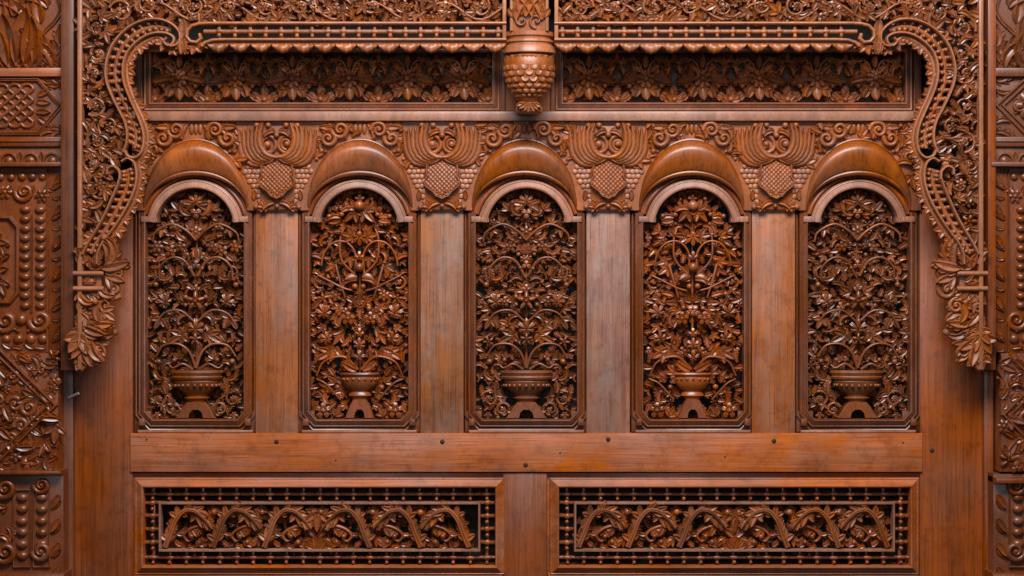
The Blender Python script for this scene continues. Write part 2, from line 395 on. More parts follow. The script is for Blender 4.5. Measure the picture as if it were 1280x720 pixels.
# --- packing
class Occ:
    def __init__(s): s.p = []
    def free(s, x, y, r, f=.8):
        for (a, b, c) in s.p:
            if (a-x)**2+(b-y)**2 < ((c+r)*f)**2: return False
        return True
    def put(s, x, y, r): s.p.append((x, y, r))
rnd = random.Random(11)
def leaf_at(T, mat, x, y, d, ang, size, kind=None, mir=None, parent=None, name='leaf', tl=14):
    """leaf whose base is at x,y, pointing along ang (degrees, y down)"""
    kind = kind or rnd.choice('aabdeg')
    mir = rnd.random() < .5 if mir is None else mir
    # a mirrored leaf: negative x scale then rotate by 180 more
    return T.add(name, L_leaf(mat, kind), x, y, d, rot=ang+(180 if mir else 0), sc=size/10, mir=mir, tilt=(rnd.uniform(-tl, tl), rnd.uniform(-tl, tl)), parent=parent)
def scatter(T, inside, bbox, n, sizes, flow, occ, mats, d, mx=None, kinds='aabdeeg', f=.8, flowers=.08):
    c = 0
    for _ in range(n*14):
        if c >= n: break
        x = rnd.uniform(bbox[0], bbox[2]); y = rnd.uniform(bbox[1], bbox[3])
        if not inside(x, y): continue
        s = rnd.uniform(*sizes)*(1.15 if c < n*.4 else .85)
        if not occ.free(x, y, s*.42, f): continue
        a = flow(x, y)+rnd.uniform(-35, 35); dd = rnd.uniform(*d); mat = mats
        ex = x+math.cos(R_(a))*s*.45; ey = y+math.sin(R_(a))*s*.45
        if not inside(ex, ey): a += 180
        occ.put(x, y, s*.42); c += 1
        if rnd.random() < flowers:
            k = rnd.choice(['six', 'five', 'star', 'tri'])
            for sgn in ((0, 1) if mx is not None else (0,)):
                X = 2*mx-x if sgn else x
                T.add('flower', L_ros(mat, k), X, y, dd+1, rot=rnd.uniform(0, 360), sc=s*.5/10, tilt=(rnd.uniform(-10, 10), rnd.uniform(-10, 10)))
                if mx is not None and not sgn: occ.put(2*mx-x, y, s*.42)
            continue
        k = rnd.choice(kinds); mi = rnd.random() < .5
        bx = x-math.cos(R_(a))*s*.5; by = y-math.sin(R_(a))*s*.5
        leaf_at(T, mat, bx, by, dd, a, s, k, mi)
        if mx is not None:
            occ.put(2*mx-x, y, s*.42)
            leaf_at(T, mat, 2*mx-bx, by, dd, 180-a, s, k, not mi)
def stem(T, mat, pts, d, w0=1.6, w1=.8, h=1.6, n=7, name='stem', prof=ROUND, bow=0):
    path = catmull(pts, n)
    return T.abs(name, sweep(path, prof, d, w=1, h=h, wf=lambda u: w0+(w1-w0)*u, df=(lambda u: bow*math.sin(math.pi*u)) if bow else None), mat)
def along(path, t):
    n = len(path)-1; i = min(n-1, int(t*n)); fr = t*n-i
    p = np.array(path[i])*(1-fr)+np.array(path[i+1])*fr; q = np.array(path[i+1])-np.array(path[i])
    return p[0], p[1], math.degrees(math.atan2(q[1], q[0]))
def scroll(T, mat, cx, cy, R, a0, turns, dirn, d, occ=None, ls=None, flower='five', w=1.5, leaves=7, mx=None):
    """a rinceau: spiral stem with leaves budding from it and a flower at its heart"""
    sp = [(cx+x, cy+y) for x, y in spiral(R, turns, .3, 16, R_(a0), dirn)]
    ls = ls or R*.62
    for mirror in ((0, 1) if mx is not None else (0,)):
        f = (lambda p: (2*mx-p[0], p[1])) if mirror else (lambda p: p)
        path = [f(p) for p in sp]
        T.abs('stem', sweep(path, ROUND, d, w=w, h=1.7, wf=lambda u: 1.15-.5*u), mat)
        fx, fy = f((cx, cy))
        if flower: T.add('flower', L_ros(mat, flower), fx, fy, d+1, rot=rnd.uniform(0, 360), sc=R*.36/10, tilt=(rnd.uniform(-12, 12), rnd.uniform(-12, 12)))
    kd = [rnd.choice('abdeg') for _ in range(leaves)]
    for i in range(leaves):
        t = .04+.8*i/leaves; x, y, a = along(sp, t)
        side = (1 if i % 2 else -1)
        a2 = a+side*rnd.uniform(35, 60); s = ls*(1-.35*t)*(1 if side*dirn < 0 else .62)
        mi = side > 0
        leaf_at(T, mat, x, y, d+rnd.uniform(-2, 2.5), a2, s, kd[i], mi)
        if mx is not None: leaf_at(T, mat, 2*mx-x, y, d+rnd.uniform(-2, 2.5), 180-a2, s, kd[i], not mi)
        if occ: occ.put(x+math.cos(R_(a2))*s*.5, y+math.sin(R_(a2))*s*.5, s*.36)
    if occ:
        occ.put(cx, cy, R*.3)
        for i in range(10):
            x, y, a = along(sp, i/10); occ.put(x, y, 1.5)

# ============================================================ WALL FRAME
W = Thing('panelled_wall', 'flat teak framework of stiles and rails that holds all the carved panels', 'wall panelling', 640, 360, 0)
W.abs('backing_board', box(-60, -60, 1340, 780, -60, -40, .5), 'void')
for (a_, b_) in ((164, 179.5), (1141.5, 1153)): W.abs('stile', box(a_, 56, b_, 139.5, -38, -5, 1.2), 'jamb')
W.abs('unseen_shade_beam', box(20, -110, 1300, -34, -40, 57, 2), 'jamb')  # unseen beam added to block overhead light from the valance cavity
CX = [244, 449, 658, 866.5, 1073]
HW = [61, 61.5, 63, 62.5, 63.5]
for (a, b, m, lab) in ((78, 166, 'stile_red', 'wide outer stile left of the arched panels'), (1150, 1228, 'stile_red', 'wide outer stile right of the arched panels')):
    W.abs('stile', box(a, 262, b, 760, -38, 0, 1.2), m, label=lab)
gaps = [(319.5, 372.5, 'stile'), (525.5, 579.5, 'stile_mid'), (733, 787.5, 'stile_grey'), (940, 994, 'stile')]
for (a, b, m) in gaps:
    W.abs('stile', box(a, 255, b, 542, -38, 0, 1.0), m, label='greyish weathered stile with painted-in sheen' if m == 'stile_grey' else None)
for c_ in CX:
    arc_ = [(c_+62*math.cos(a), 284.6+62*math.sin(a)) for a in np.linspace(math.pi*1.085, math.pi*1.915, 31)]
    W.abs('arch_moulding', sweep(arc_, [(0, -20), (0, 1.5), (-2, 3), (-4, 2.2), (-5, 0), (-7, -.5), (-9, 1.5), (-12, 2), (-13, -1), (-16, -1.5), (-16, -20)], 1), 'stile_red')
    for q in (-1, 1):
        a_, b_ = sorted((c_+q*56, c_+q*77)); W.abs('corner_fillet', box(a_, 514, b_, 540, -38, -4.5, .5), 'jamb')
W.abs('lock_rail', box(163, 541.5, 1153, 590, -38, 3.5, 2.2), 'rail')
for c_ in CX: W.abs('sill_strip', box(c_-72, 537.5, c_+72, 541, -38, 1.2, 1.4), 'pale')
W.abs('mullion', box(629, 591, 684, 760, -38, 0, 1.2), 'stile_red')
W.abs('bottom_rail', box(167, 716, 628, 760, -38, -1, 1.2), 'rail')
W.abs('bottom_rail', box(685, 716, 1149, 760, -38, -1, 1.2), 'rail')
W.abs('top_rail', box(163, 140, 1153, 152.5, -38, 14, 2.5), 'pale')
W.abs('rail', box(150, 55, 1166, 58, -38, -4, 1.0), 'jamb')
W.abs('mullion', box(624, 58, 696, 139, -38, 1, 1.5), 'stile')
W.abs('mullion_edge', box(626, 60, 632, 139.5, 1, 5, 1.5), 'frame'); W.abs('mullion_edge', box(688, 60, 694, 139.5, 1, 5, 1.5), 'frame')
W.abs('edge_moulding', box(166.6, 268, 171.5, 540.5, -38, -4, 1.5), 'jamb'); W.abs('edge_moulding', box(1142, 268, 1149.5, 540.5, -38, -4, 1.5), 'jamb')
for (x, y) in ((346, 552), (553, 552), (760, 549), (967, 551), (657, 581)):
    W.add('peg', lib(('peg',), 'peg', lambda: bead(3, 12, .35)), x, y, 3.6, sc=3.0)
for (x, y) in ((184, 549), (1128, 553), (700, 566), (420, 575), (906, 571)):
    W.add('nail_head', lib(('peg',), 'peg', lambda: bead(3, 12, .35)), x, y, 3.6, sc=1.2)
W.add('peg', lib(('peg',), 'peg', lambda: bead(3, 12, .35)), 1165, 563, .1, sc=3.0)

# moulding profile: (offset outwards, height): high inner bead sloping down and outwards
FR = [(0, -30), (0, 4), (.6, 5.6), (2.0, 5.8), (2.6, 4.6), (4, 4.4), (7.5, 1.2), (8.6, 1.6), (10, .6), (10.4, -6), (11.8, -7), (12.2, -1.2), (13.2, -.6), (14.2, -1.2), (14.8, -7), (15.8, -8), (15.8, -30)]

# ============================================================ ARCHED PANELS
def arch_inside(cx, hw):
    def f(x, y):
        if abs(x-cx) > hw-3: return False
        if y > 521 or y < 239: return False
        if y > 512 and abs(x-cx) > hw-3-(y-512): return False
        if y < 279:
            return (x-cx)**2+(y-285)**2 < 46**2
        return True
    return f
def vase(T, mat, cx, ytop, w, big):
    """half-round bowl on a foot: lathed relief"""
    if big: prof = [(1.0, 0), (1.03, 3), (.98, 5), (.95, 7), (1.0, 8.5), (.96, 11), (.86, 12.5), (.88, 14), (.84, 17), (.74, 23), (.56, 28), (.42, 31), (.40, 33), (.50, 35), (.34, 38), (.30, 41)]
    else: prof = [(1.0, 0), (1.05, 2), (.98, 4), (.9, 5), (.94, 8), (.9, 13), (.78, 18), (.56, 22), (.46, 24), (.58, 26.5), (.62, 29), (.42, 32), (.38, 35)]
    V = []; F = []; n = 16
    for r, y in prof:
        for j in range(n+1):
            a = math.pi*j/n; V.append((cx-math.cos(a)*r*w, ytop+y, -12+math.sin(a)*r*w*.62))
    for i in range(len(prof)-1):
        for j in range(n):
            a = i*(n+1)+j; F.append((a, a+1, a+n+2, a+n+1))
    F.append(tuple(range(n+1)))
    o = T.abs('vase', (V, F), mat, ang=30)
    # row of gadroon beads on the bowl
    k = 11 if big else 9
    for j in range(k):
        a = math.pi*(j+.5)/k
        rr = w*(.85 if big else .93)
        T.add('bead', L_bead(mat), cx-math.cos(a)*rr, ytop+(19 if big else 8), -12+math.sin(a)*rr*.62, sc=2.3 if big else 2.0, parent=o)
    yb = ytop+prof[-1][1]
    # arched base block
    top = yb-1; bot = 523.5; h2 = w*.62
    pts = [(-h2*.55, top), (h2*.55, top), (h2*.8, top+6), (h2*1.25, bot), (h2*.5, bot), (h2*.42, bot-7), (h2*.2, bot-11), (-h2*.2, bot-11), (-h2*.42, bot-7), (-h2*.5, bot), (-h2*1.25, bot), (-h2*.8, top+6)]
    V = [(cx+x, y, -24) for x, y in pts]+[(cx+x, y, -5) for x, y in pts]+[(cx+x*.9, y*.93+.07*(top+8), -3.5) for x, y in pts]; m = len(pts)
    F = [(i, (i+1) % m, (i+1) % m+m, i+m) for i in range(m)]+[(i+m, (i+1) % m+m, (i+1) % m+2*m, i+2*m) for i in range(m)]+[tuple(range(2*m, 3*m))]
    T.abs('vase_base', (V, F), mat)
def arched_panel(i, label):
    cx, hw = CX[i], HW[i]; B = i in (1, 3)
    mat = 'carveB' if B else 'carveA'
    T = Thing('arched_panel', label, 'carved panel', cx, 380, 0, 'carved arched panels in a row')
    # frame
    inner = [(cx-hw, 266), (cx-hw, 514), (cx-hw+9, 524), (cx+hw-9, 524), (cx+hw, 514), (cx+hw, 266)]
    fr = [(-o, h) for o, h in FR]
    pr = [(o, h) for o, h in FR]
    # travel goes down the left side, so the right-hand (+) side is outwards
    T.abs('frame', sweep(inner, pr, 0), 'frame')
    arc = [(cx+48.8*math.cos(a), 284.6+48.8*math.sin(a)) for a in np.linspace(math.pi*1.04, math.pi*1.96, 33)]
    BAND = [(0, -30), (0, 4.5), (.8, 6.4), (2.2, 6.8), (3.0, 5.6), (8, 4.6), (8.8, 5.4), (10.6, 4.6), (12, 2), (12, -12)]
    T.abs('arch_band', sweep(arc, [(-o, h) for o, h in BAND], 1.5), 'pale', label=None)
    for s in (-1, 1):
        x0, x1 = sorted((cx+s*46.6, cx+s*(hw+6)))
        T.abs('arch_shoulder', box(x0, 270.5, x1, 278, -20, 6.4, 1.6), 'pale')
        T.abs('corner_block', box(*(sorted((cx+s*(hw+1), cx+s*(hw+9)))[0:1]), 523, sorted((cx+s*(hw+1), cx+s*(hw+9)))[1], 532, -20, 5, 2), 'frame')
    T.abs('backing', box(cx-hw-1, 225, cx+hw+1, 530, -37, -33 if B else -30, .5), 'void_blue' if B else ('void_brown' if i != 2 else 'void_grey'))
    ins = arch_inside(cx, hw); occ = Occ()
    def pal(x, y, r, rot=-90, k='palm', d=-5, both=True, name='leaf'):
        T.add(name, L_ros(mat, k), cx+x, y, d, rot=rot, sc=r/10, tilt=(rnd.uniform(-8, 8), rnd.uniform(-8, 8))); occ.put(cx+x, y, r*.8)
        if both and x: T.add(name, L_ros(mat, k), cx-x, y, d, rot=180-rot, sc=r/10, tilt=(rnd.uniform(-8, 8), rnd.uniform(-8, 8))); occ.put(cx-x, y, r*.8)
    def lf(x, y, ang, s, k='a', mi=False, d=-5):
        leaf_at(T, mat, cx+x, y, d, ang, s, k, mi); occ.put(cx+x+math.cos(R_(ang))*s*.5, y+math.sin(R_(ang))*s*.5, s*.36)
        leaf_at(T, mat, cx-x, y, d, 180-ang, s, k, not mi); occ.put(cx-x-math.cos(R_(ang))*s*.5, y+math.sin(R_(ang))*s*.5, s*.36)
    def st(pts, d=-5, w0=1.9, w1=1.2):
        stem(T, mat, [(cx+x, y) for x, y in pts], d, w0, w1, bow=3)
        stem(T, mat, [(cx-x, y) for x, y in pts], d, w0, w1, bow=3)
        for q in catmull(pts, 4): occ.put(cx+q[0], q[1], 1.2); occ.put(cx-q[0], q[1], 1.2)
    def bd(x, y, r, d=-3):
        for s in ((-1, 1) if x else (1,)): T.add('berry', L_bead(mat), cx+s*x, y, d, sc=r); occ.put(cx+s*x, y, r)
    stem(T, mat, [(cx, 468), (cx, 400), (cx, 330), (cx, 262)], -12, 1.8, 1.2)
    if not B:
        vase(T, mat, cx, 463, 33, True)
        occ.put(cx, 472, 14); occ.put(cx-20, 472, 10); occ.put(cx+20, 472, 10); occ.put(cx, 492, 16); occ.put(cx, 512, 15)
        pal(0, 252, 12, k='palm7'); pal(0, 266, 7, 90, 'tri'); pal(0, 290, 8, k='six', name='flower')
        for a, s in ((-160, 17), (-20+-180+50, 15), (160, 16)): lf(-4 if a != 160 else -3, 256, a, s, 'a', True)
        lf(-6, 268, 170, 20, 'd', False); lf(-22, 262, -130, 14, 'e')
        st([(0, 300), (-12, 288), (-30, 280), (-50, 290), (-54, 302)]); st([(-2, 345), (-14, 326), (-30, 322), (-44, 333), (-46, 350)])
        st([(-2, 402), (-20, 388), (-40, 392), (-52, 410)], w0=1.5); st([(0, 460), (-8, 440), (-22, 430), (-40, 432), (-50, 446)])
        st([(-4, 462), (-16, 455), (-28, 460), (-34, 456)], d=-5)
        pal(-20, 308, 7, k='five', name='flower'); pal(0, 331, 6, k='tri'); bd(-10, 318, 2.6); bd(-50, 356, 3.6); bd(-8, 335, 2.2)
        pal(0, 376, 12, k='star', name='flower', d=-1); pal(0, 362, 7, -90, 'palm'); pal(-38, 378, 12, -120, 'palm7', d=-3)
        pal(0, 412, 14, k='palm7', d=-2); pal(0, 424, 8, k='star', name='flower', d=0)
        lf(-44, 398, 120, 16, 'e'); lf(-40, 398, 60, 14, 'a'); lf(-16, 418, 150, 20, 'g'); lf(-10, 395, 200, 16, 'd', True)
        lf(-28, 345, -120, 14, 'a'); lf(-30, 345, 130, 16, 'b'); lf(-14, 300, -170, 15, 'b'); lf(-42, 285, 100, 13, 'e')
        bd(-13, 371, 3); bd(-13, 381, 2.6); bd(-46, 452, 3.5); bd(-27, 450, 3)
        scroll(T, mat, cx-46, 499, 11, 200, 1.2, 1, -7, occ, ls=12, mx=cx, flower='six')
        scroll(T, mat, cx-30, 512, 9, -20, 1.1, -1, -7, occ, ls=10, mx=cx, flower='tri')
        scroll(T, mat, cx-44, 342, 12, 30, 1.1, -1, -9, occ, ls=11, mx=cx)
        lf(-40, 474, 170, 18, 'd'); lf(-38, 478, 100, 15, 'a', True); pal(-48, 518, 7, 90, 'palm', d=-3)
    else:
        vase(T, mat, cx, 466, 24, False)
        occ.put(cx, 475, 20); occ.put(cx, 495, 12); occ.put(cx, 514, 13)
        pal(0, 249, 8, k='palm'); T.add('bud', L_bead(mat), cx, 257, 0, sc=6.5); occ.put(cx, 257, 8)
        for a, s, k in ((-150, 18, 'b'), (-115, 15, 'e'), (170, 18, 'd'), (130, 20, 'g')): lf(-5, 262, a, s, k, a < 0)
        lf(-24, 272, -150, 16, 'b', True); lf(-24, 276, 160, 16, 'a'); bd(-22, 268, 3.2); bd(-38, 270, 3)
        pal(0, 296, 11, 90, 'palm7', d=-2); bd(0, 292, 3.5); lf(-8, 296, 190, 17, 'g')
        st([(-6, 345), (-5, 318), (-16, 303), (-32, 303), (-44, 316), (-48, 332)], w0=1.5); st([(-4, 345), (-22, 325), (-24, 300), (-20, 286)], w0=1.5)
        T.add('bud', L_bead(mat), cx, 334, 1, sc=6); occ.put(cx, 334, 9); pal(0, 322, 8, -90, 'palm', d=-2); lf(-3, 346, 175, 16, 'f'); lf(-3, 350, -160, 17, 'b', True)
        bd(-5, 358, 3.6, 2); st([(-30, 330), (-24, 352), (-18, 372)], w0=1.5); st([(-6, 364), (-20, 360), (-36, 352), (-52, 344)], w0=1.4)
        pal(-14, 398, 8.5, k='five', name='flower', d=1); pal(-44, 392, 13, -110, 'palm7', d=-4); lf(-24, 408, 200, 16, 'd'); bd(-12, 385, 3)
        pal(0, 432, 10, -90, 'palm7', d=0); pal(0, 447, 10, -90, 'palm', d=2); pal(0, 418, 8, -90, 'palm', d=-3)
        pal(-40, 424, 11, -150, 'palm7', d=-3); lf(-36, 440, 150, 20, 'g'); lf(-30, 436, 110, 18, 'e'); lf(-52, 440, 90, 14, 'a')
        lf(-4, 464, 200, 22, 'a'); lf(-12, 462, 230, 16, 'b'); bd(-28, 484, 3.4)
        st([(-2, 462), (-20, 446), (-44, 452), (-54, 470)]); st([(-24, 500), (-42, 480), (-54, 474)], w0=1.4)
        pal(-45, 513, 10, k='five', name='flower', d=-1); lf(-38, 505, 200, 16, 'd'); lf(-30, 520, -60, 14, 'e'); lf(-54, 505, 100, 12, 'a')
        scroll(T, mat, cx-50, 352, 9, 60, 1.1, 1, -8, occ, ls=10, mx=cx, flower='tri')
    def flow(x, y): return math.degrees(math.atan2(y-(cy_(y)), x-cx))
    def cy_(y): return 300 if y < 340 else (380 if y < 430 else 500)
    vw = 40 if not B else 31
    def clear(x, y): return not (462 < y < 502 and abs(x-cx) < vw-(y-462)*.35) and not (y >= 500 and abs(x-cx) < vw*.72)
    scatter(T, lambda x, y: ins(x, y) and x < cx and clear(x, y), (cx-hw, 236, cx, 524), 120, (9.5, 14.5), flow, occ, mat, (-15, -9), mx=cx, f=.70)
    occ2 = Occ()
    scatter(T, lambda x, y: ins(x, y) and x < cx, (cx-hw, 236, cx, 524), 95, (12, 16), flow, occ2, mat, (-25, -18), mx=cx, f=.72, flowers=0)
labs = ['arched openwork panel of vase and flowers, leftmost of the five, beside the wide left stile',
        'orange arched openwork panel with small vase between the leftmost and the middle panel',
        'arched openwork panel with wide vase, directly below the hanging carved pendant in the middle',
        'orange arched openwork panel with small vase, first to the right of the middle panel',
        'arched openwork panel of wide vase and flowers, rightmost of the five']
for i in range(5): arched_panel(i, labs[i])

# ============================================================ FRIEZE WITH HOODS
FZ = Thing('hooded_frieze', 'carved teak frieze with five bulging arched hoods and scrollwork over the row of arched panels', 'carved frieze', 658, 205, 0)
def hood_mesh():
    nt, ns = 40, 14
    def pt(th, t):
        # outer edge ellipse to inner edge ellipse
        ox, oy = 66.5*math.cos(th), 90*math.sin(th)
        ix, iy = 63*math.cos(th), 43*math.sin(th)
        e = t
        return ox*(1-e)+ix*e, oy*(1-e)+iy*e
    V = []; F = []
    prof = [(0.0, -2), (0.0, 4), (.02, 6), (.05, 6.5), (.07, 5.5), (.09, 9), (.14, 13.5), (.21, 16.8), (.28, 18.6), (.36, 19.2), (.46, 18.9), (.58, 17.6), (.70, 15.8), (.82, 13.8), (.86, 12.6), (.88, 11.6), (.92, 12.4), (.97, 11.6), (1.0, 10), (1.0, -3)]
    for i in range(nt+1):
        th = math.pi*i/nt; fade = .10+.90*math.sin(th)**.75
        for (t, h) in prof:
            x, y = pt(th, t); V.append((x, -y, h*fade+2))
    m = len(prof)
    for i in range(nt):
        for j in range(m-1): a = i*m+j; F.append((a, a+1, a+m+1, a+m))
    F.append(tuple(range(m))); F.append(tuple(nt*m+j for j in range(m))[::-1])
    return V, F
HC = [246, 450.5, 655.5, 864, 1072]
hm = None
# ground board: columns between the hoods down to 262, built as one board with five arched cut-outs
def ground():
    xs = [x for x in np.arange(166, 1150.1, 4)]
    V = []; F = []
    for x in xs:
        yb = 263.0
        for c in HC:
            u = (x-c)/63.0
            if abs(u) < 1: yb = min(yb, 262-74*math.sqrt(1-u*u)+2)
        yb = max(yb, 153.5)
        V += [(x, 152.8, 5), (x, yb, 5), (x, yb, -20)]
    for i in range(len(xs)-1):
        a = i*3; F += [(a, a+1, a+4, a+3), (a+1, a+2, a+5, a+4)]
    return V, F
FZ.abs('ground_board', ground(), 'frieze')
hv = hood_mesh(); hme = mesh('hood', hv[0], hv[1], M['hood'], 40)
for c in HC:
    h = FZ.add('hood', hme, c, 263, 0)
# spandrels
def shield():
    n, m = 52, 44
    V = []; F = []
    out = [(1, -27), (6, -22), (12, -18.5), (20, -16), (21, -8), (19.5, -2), (24, 5), (21.5, 11), (13, 17), (8, 23), (3, 24.5), (1, 26)]
    def hw(y):
        for (x0, y0), (x1, y1) in zip(out, out[1:]):
            if y0 <= y <= y1 or y1 <= y <= y0: return x0+(x1-x0)*((y-y0)/(y1-y0+1e-9))
        return 0.5
    for i in range(n+1):
        y = -26+52*i/n; w_ = max(.4, hw(y))
        for j in range(m+1):
            v = -1+2*j/m; x = v*w_
            e = min(1, max(0, (1-abs(v))*w_/3.0)); ee = min(1, (26-abs(y))/3)
            rim = 1 if (1-abs(v))*w_ < 2.6 or abs(y) > 23.5 else 0
            dome = 1.3*(1-v*v)*(1-(y/27)**2)
            # woven lattice, finer towards the top
            q = -.9*max(math.exp(-(math.sin((x+y)*.55)/.38)**2), math.exp(-(math.sin((x-y)*.55)/.38)**2))
            V.append((x, y, 7+2.8*rim+(0 if rim else dome+1.8*q)-(2.5 if abs(v) == 1 else 0)))
    for i in range(n):
        for j in range(m): a = i*(m+1)+j; F.append((a, a+1, a+m+2, a+m+1))
    return V, F
sv = shield(); SH = mesh('shield', sv[0], sv[1], M['frieze'], 60)
def feather(k):
    k = k*.9-.35
    P = [(19+5.2*k, -25+1.2*k), (22.5+4.4*k, -13+1.6*k), (22.5+3.8*k, 0+2.2*k), (17.5+3.0*k, 10.5+2.3*k), (9+2.0*k, 16+1.7*k), (0, 17+1.0*k)]
    return catmull(P, 6)
for ci, c in enumerate([347.5, 553, 760, 968.5]):
    sp_ = FZ.abs('spandrel_plate', box(c-22, 158, c+22, 262, 2, 6.5, 1), 'frieze')
    y0 = 181
    for s in (-1, 1):
        for k in (0, 1.3, 2.6, 3.9, 5.2, 6.5):
            path = [(c+s*x, y0+y) for x, y in feather(k)]
            path = [(px_+jit.uniform(-.35, .35), py_+jit.uniform(-.35, .35)) for px_, py_ in path]
            FZ.abs('feather', sweep(path, ROUND, 5.5+1.1*(7-k), w=3.9, h=3.8, wf=lambda u: .35+.75*min(1, u*3)-.35*u**3), 'frieze', parent=sp_)
        FZ.add('volute', L_vol('frieze', 1.15, 2.6), c+s*12, 180.5, 10, rot=90, sc=.74, mir=s < 0, parent=sp_)
        FZ.add('bead', L_bead('frieze'), c+s*12, 181, 11, sc=4.4, ysc=4.4, parent=sp_)
        ring = [(c+s*12+10.5*math.cos(a_), 181+10.5*math.sin(a_)) for a_ in np.linspace(0, 2*math.pi, 25)[:-1]]
        FZ.abs('ring', sweep(ring, ROUND, 8, closed=True, w=2.9, h=3.4), 'frieze', parent=sp_)
        FZ.add('bead', L_bead('frieze'), c+s*11.5, 157.5, 9, sc=3.6, parent=sp_)
        FZ.add('bead', L_bead('frieze'), c+s*25, 157.5, 9, sc=3.6, parent=sp_)
        leaf_at(FZ, 'frieze', c+s*2, 166, 12, -90+s*75, 15, 'b', s < 0, parent=sp_, tl=3)
        leaf_at(FZ, 'frieze', c+s*22, 168, 8, -90+s*20, 16, 'b', s > 0, parent=sp_, tl=3)
        # scales beside the shield
        for r in range(8):
            wd = 46-r*2.4-24
            for q in range(4):
                x = 27+q*5.6-(r % 2)*2.2-r*.5; y = 208+r*6.2
                lim = 68-26 if y < 215 else 42-(y-215)*.42
                if x > lim: continue
                FZ.add('scale', L_bead('frieze'), c+s*x, y, 5.5, sc=3.7, ysc=1.15, tilt=(-14, 0), parent=sp_)
        leaf_at(FZ, 'frieze', c+s*3, 254, 7, 90-s*100, 17, 'b', s < 0, parent=sp_, tl=3)
        leaf_at(FZ, 'frieze', c+s*14, 258, 6, 90-s*92, 13, 'g', s > 0, parent=sp_, tl=3)
        leaf_at(FZ, 'frieze', c+s*29, 250, 6, 90-s*180, 13, 'c', s > 0, parent=sp_, tl=3)
        FZ.add('volute', L_vol('frieze', 1.2, 2.3), c+s*5, 241, 12, rot=-60 if s > 0 else 60, sc=.48, mir=s < 0, parent=sp_)
        FZ.add('bead', L_bead('frieze'), c+s*27, 259, 7, sc=3.3, parent=sp_)
    FZ.add('bead', L_bead('frieze'), c, 170, 14, sc=3.4, parent=sp_)
    FZ.add('shield', SH, c, 223, 5.5, parent=sp_)
    FZ.add('bead', L_bead('frieze'), c, 258, 8, sc=3.0, parent=sp_)
# scroll groups over each hood crown
for ci, c in enumerate(HC):
    for k in (-1, 0, 1):
        FZ.add('flute', L_bead('frieze'), c+k*5.5, 161, 6, sc=3.2, tilt=(0, 0)).scale = (3.0, 3.2, 7.5)
    for s in (-1, 1):
        if (ci == 0 and s < 0) or (ci == 4 and s > 0): lim = True
        else: lim = False
        FZ.add('volute', L_vol('frieze', 1.5, 2.8), c+s*24, 163, 9, rot=180 if s > 0 else 0, sc=1.05, mir=s < 0)
        FZ.add('volute', L_vol('frieze', 1.3, 3.0), c+s*40, 174, 10, rot=20 if s > 0 else -20, sc=1.0, mir=s > 0)
        leaf_at(FZ, 'frieze', c+s*10, 156, 7, 90-s*60, 20, 'b', s < 0, tl=4)
        leaf_at(FZ, 'frieze', c+s*32, 160, 7, 0 if s > 0 else 180, 19, 'e', s > 0, tl=4)
        leaf_at(FZ, 'frieze', c+s*46, 176, 7, 90-s*50, 15, 'd', s < 0, tl=4)
        FZ.add('bead', L_bead('frieze'), c+s*48, 189, 7, sc=3.3)
        FZ.add('bead', L_bead('frieze'), c+s*54, 199, 6, sc=2.6)
occf = Occ()
for c in HC:
    for sg in (-1, 1): occf.put(c+sg*24, 163, 9); occf.put(c+sg*40, 174, 9)
    occf.put(c, 160, 8)
def in_frieze(x, y):
    if not (170 < x < 1146 and 156 < y < 205): return False
    for c in HC:
        if ((x-c)/74)**2+((y-263)/97)**2 < 1: return False
    for c in (347.5, 553, 760, 968.5):
        if abs(x-c) < 47-(y-160)*.1: return False
    return True
scatter(FZ, in_frieze, (170, 156, 1146, 205), 110, (13, 17), lambda x, y: 360*math.sin(x*.05), occf, 'frieze', (5, 7), f=.62, flowers=0, kinds='beda')
# outer ends of frieze
for s, cx0 in ((-1, 246), (1, 1072)):
    for (dx, y, a, sz, k) in ((52, 185, -60, 20, 'd'), (60, 200, 60, 18, 'b'), (62, 175, -20, 18, 'a'), (66, 220, 80, 18, 'g'), (55, 165, 0, 18, 'e')):
        leaf_at(FZ, 'frieze', cx0+s*dx, y, 6, a if s > 0 else 180-a, sz, k, s > 0, tl=6)
    FZ.add('volute', L_vol('frieze', 1.5, 2.8), cx0+s*64, 196, 8, sc=.8, mir=s < 0)

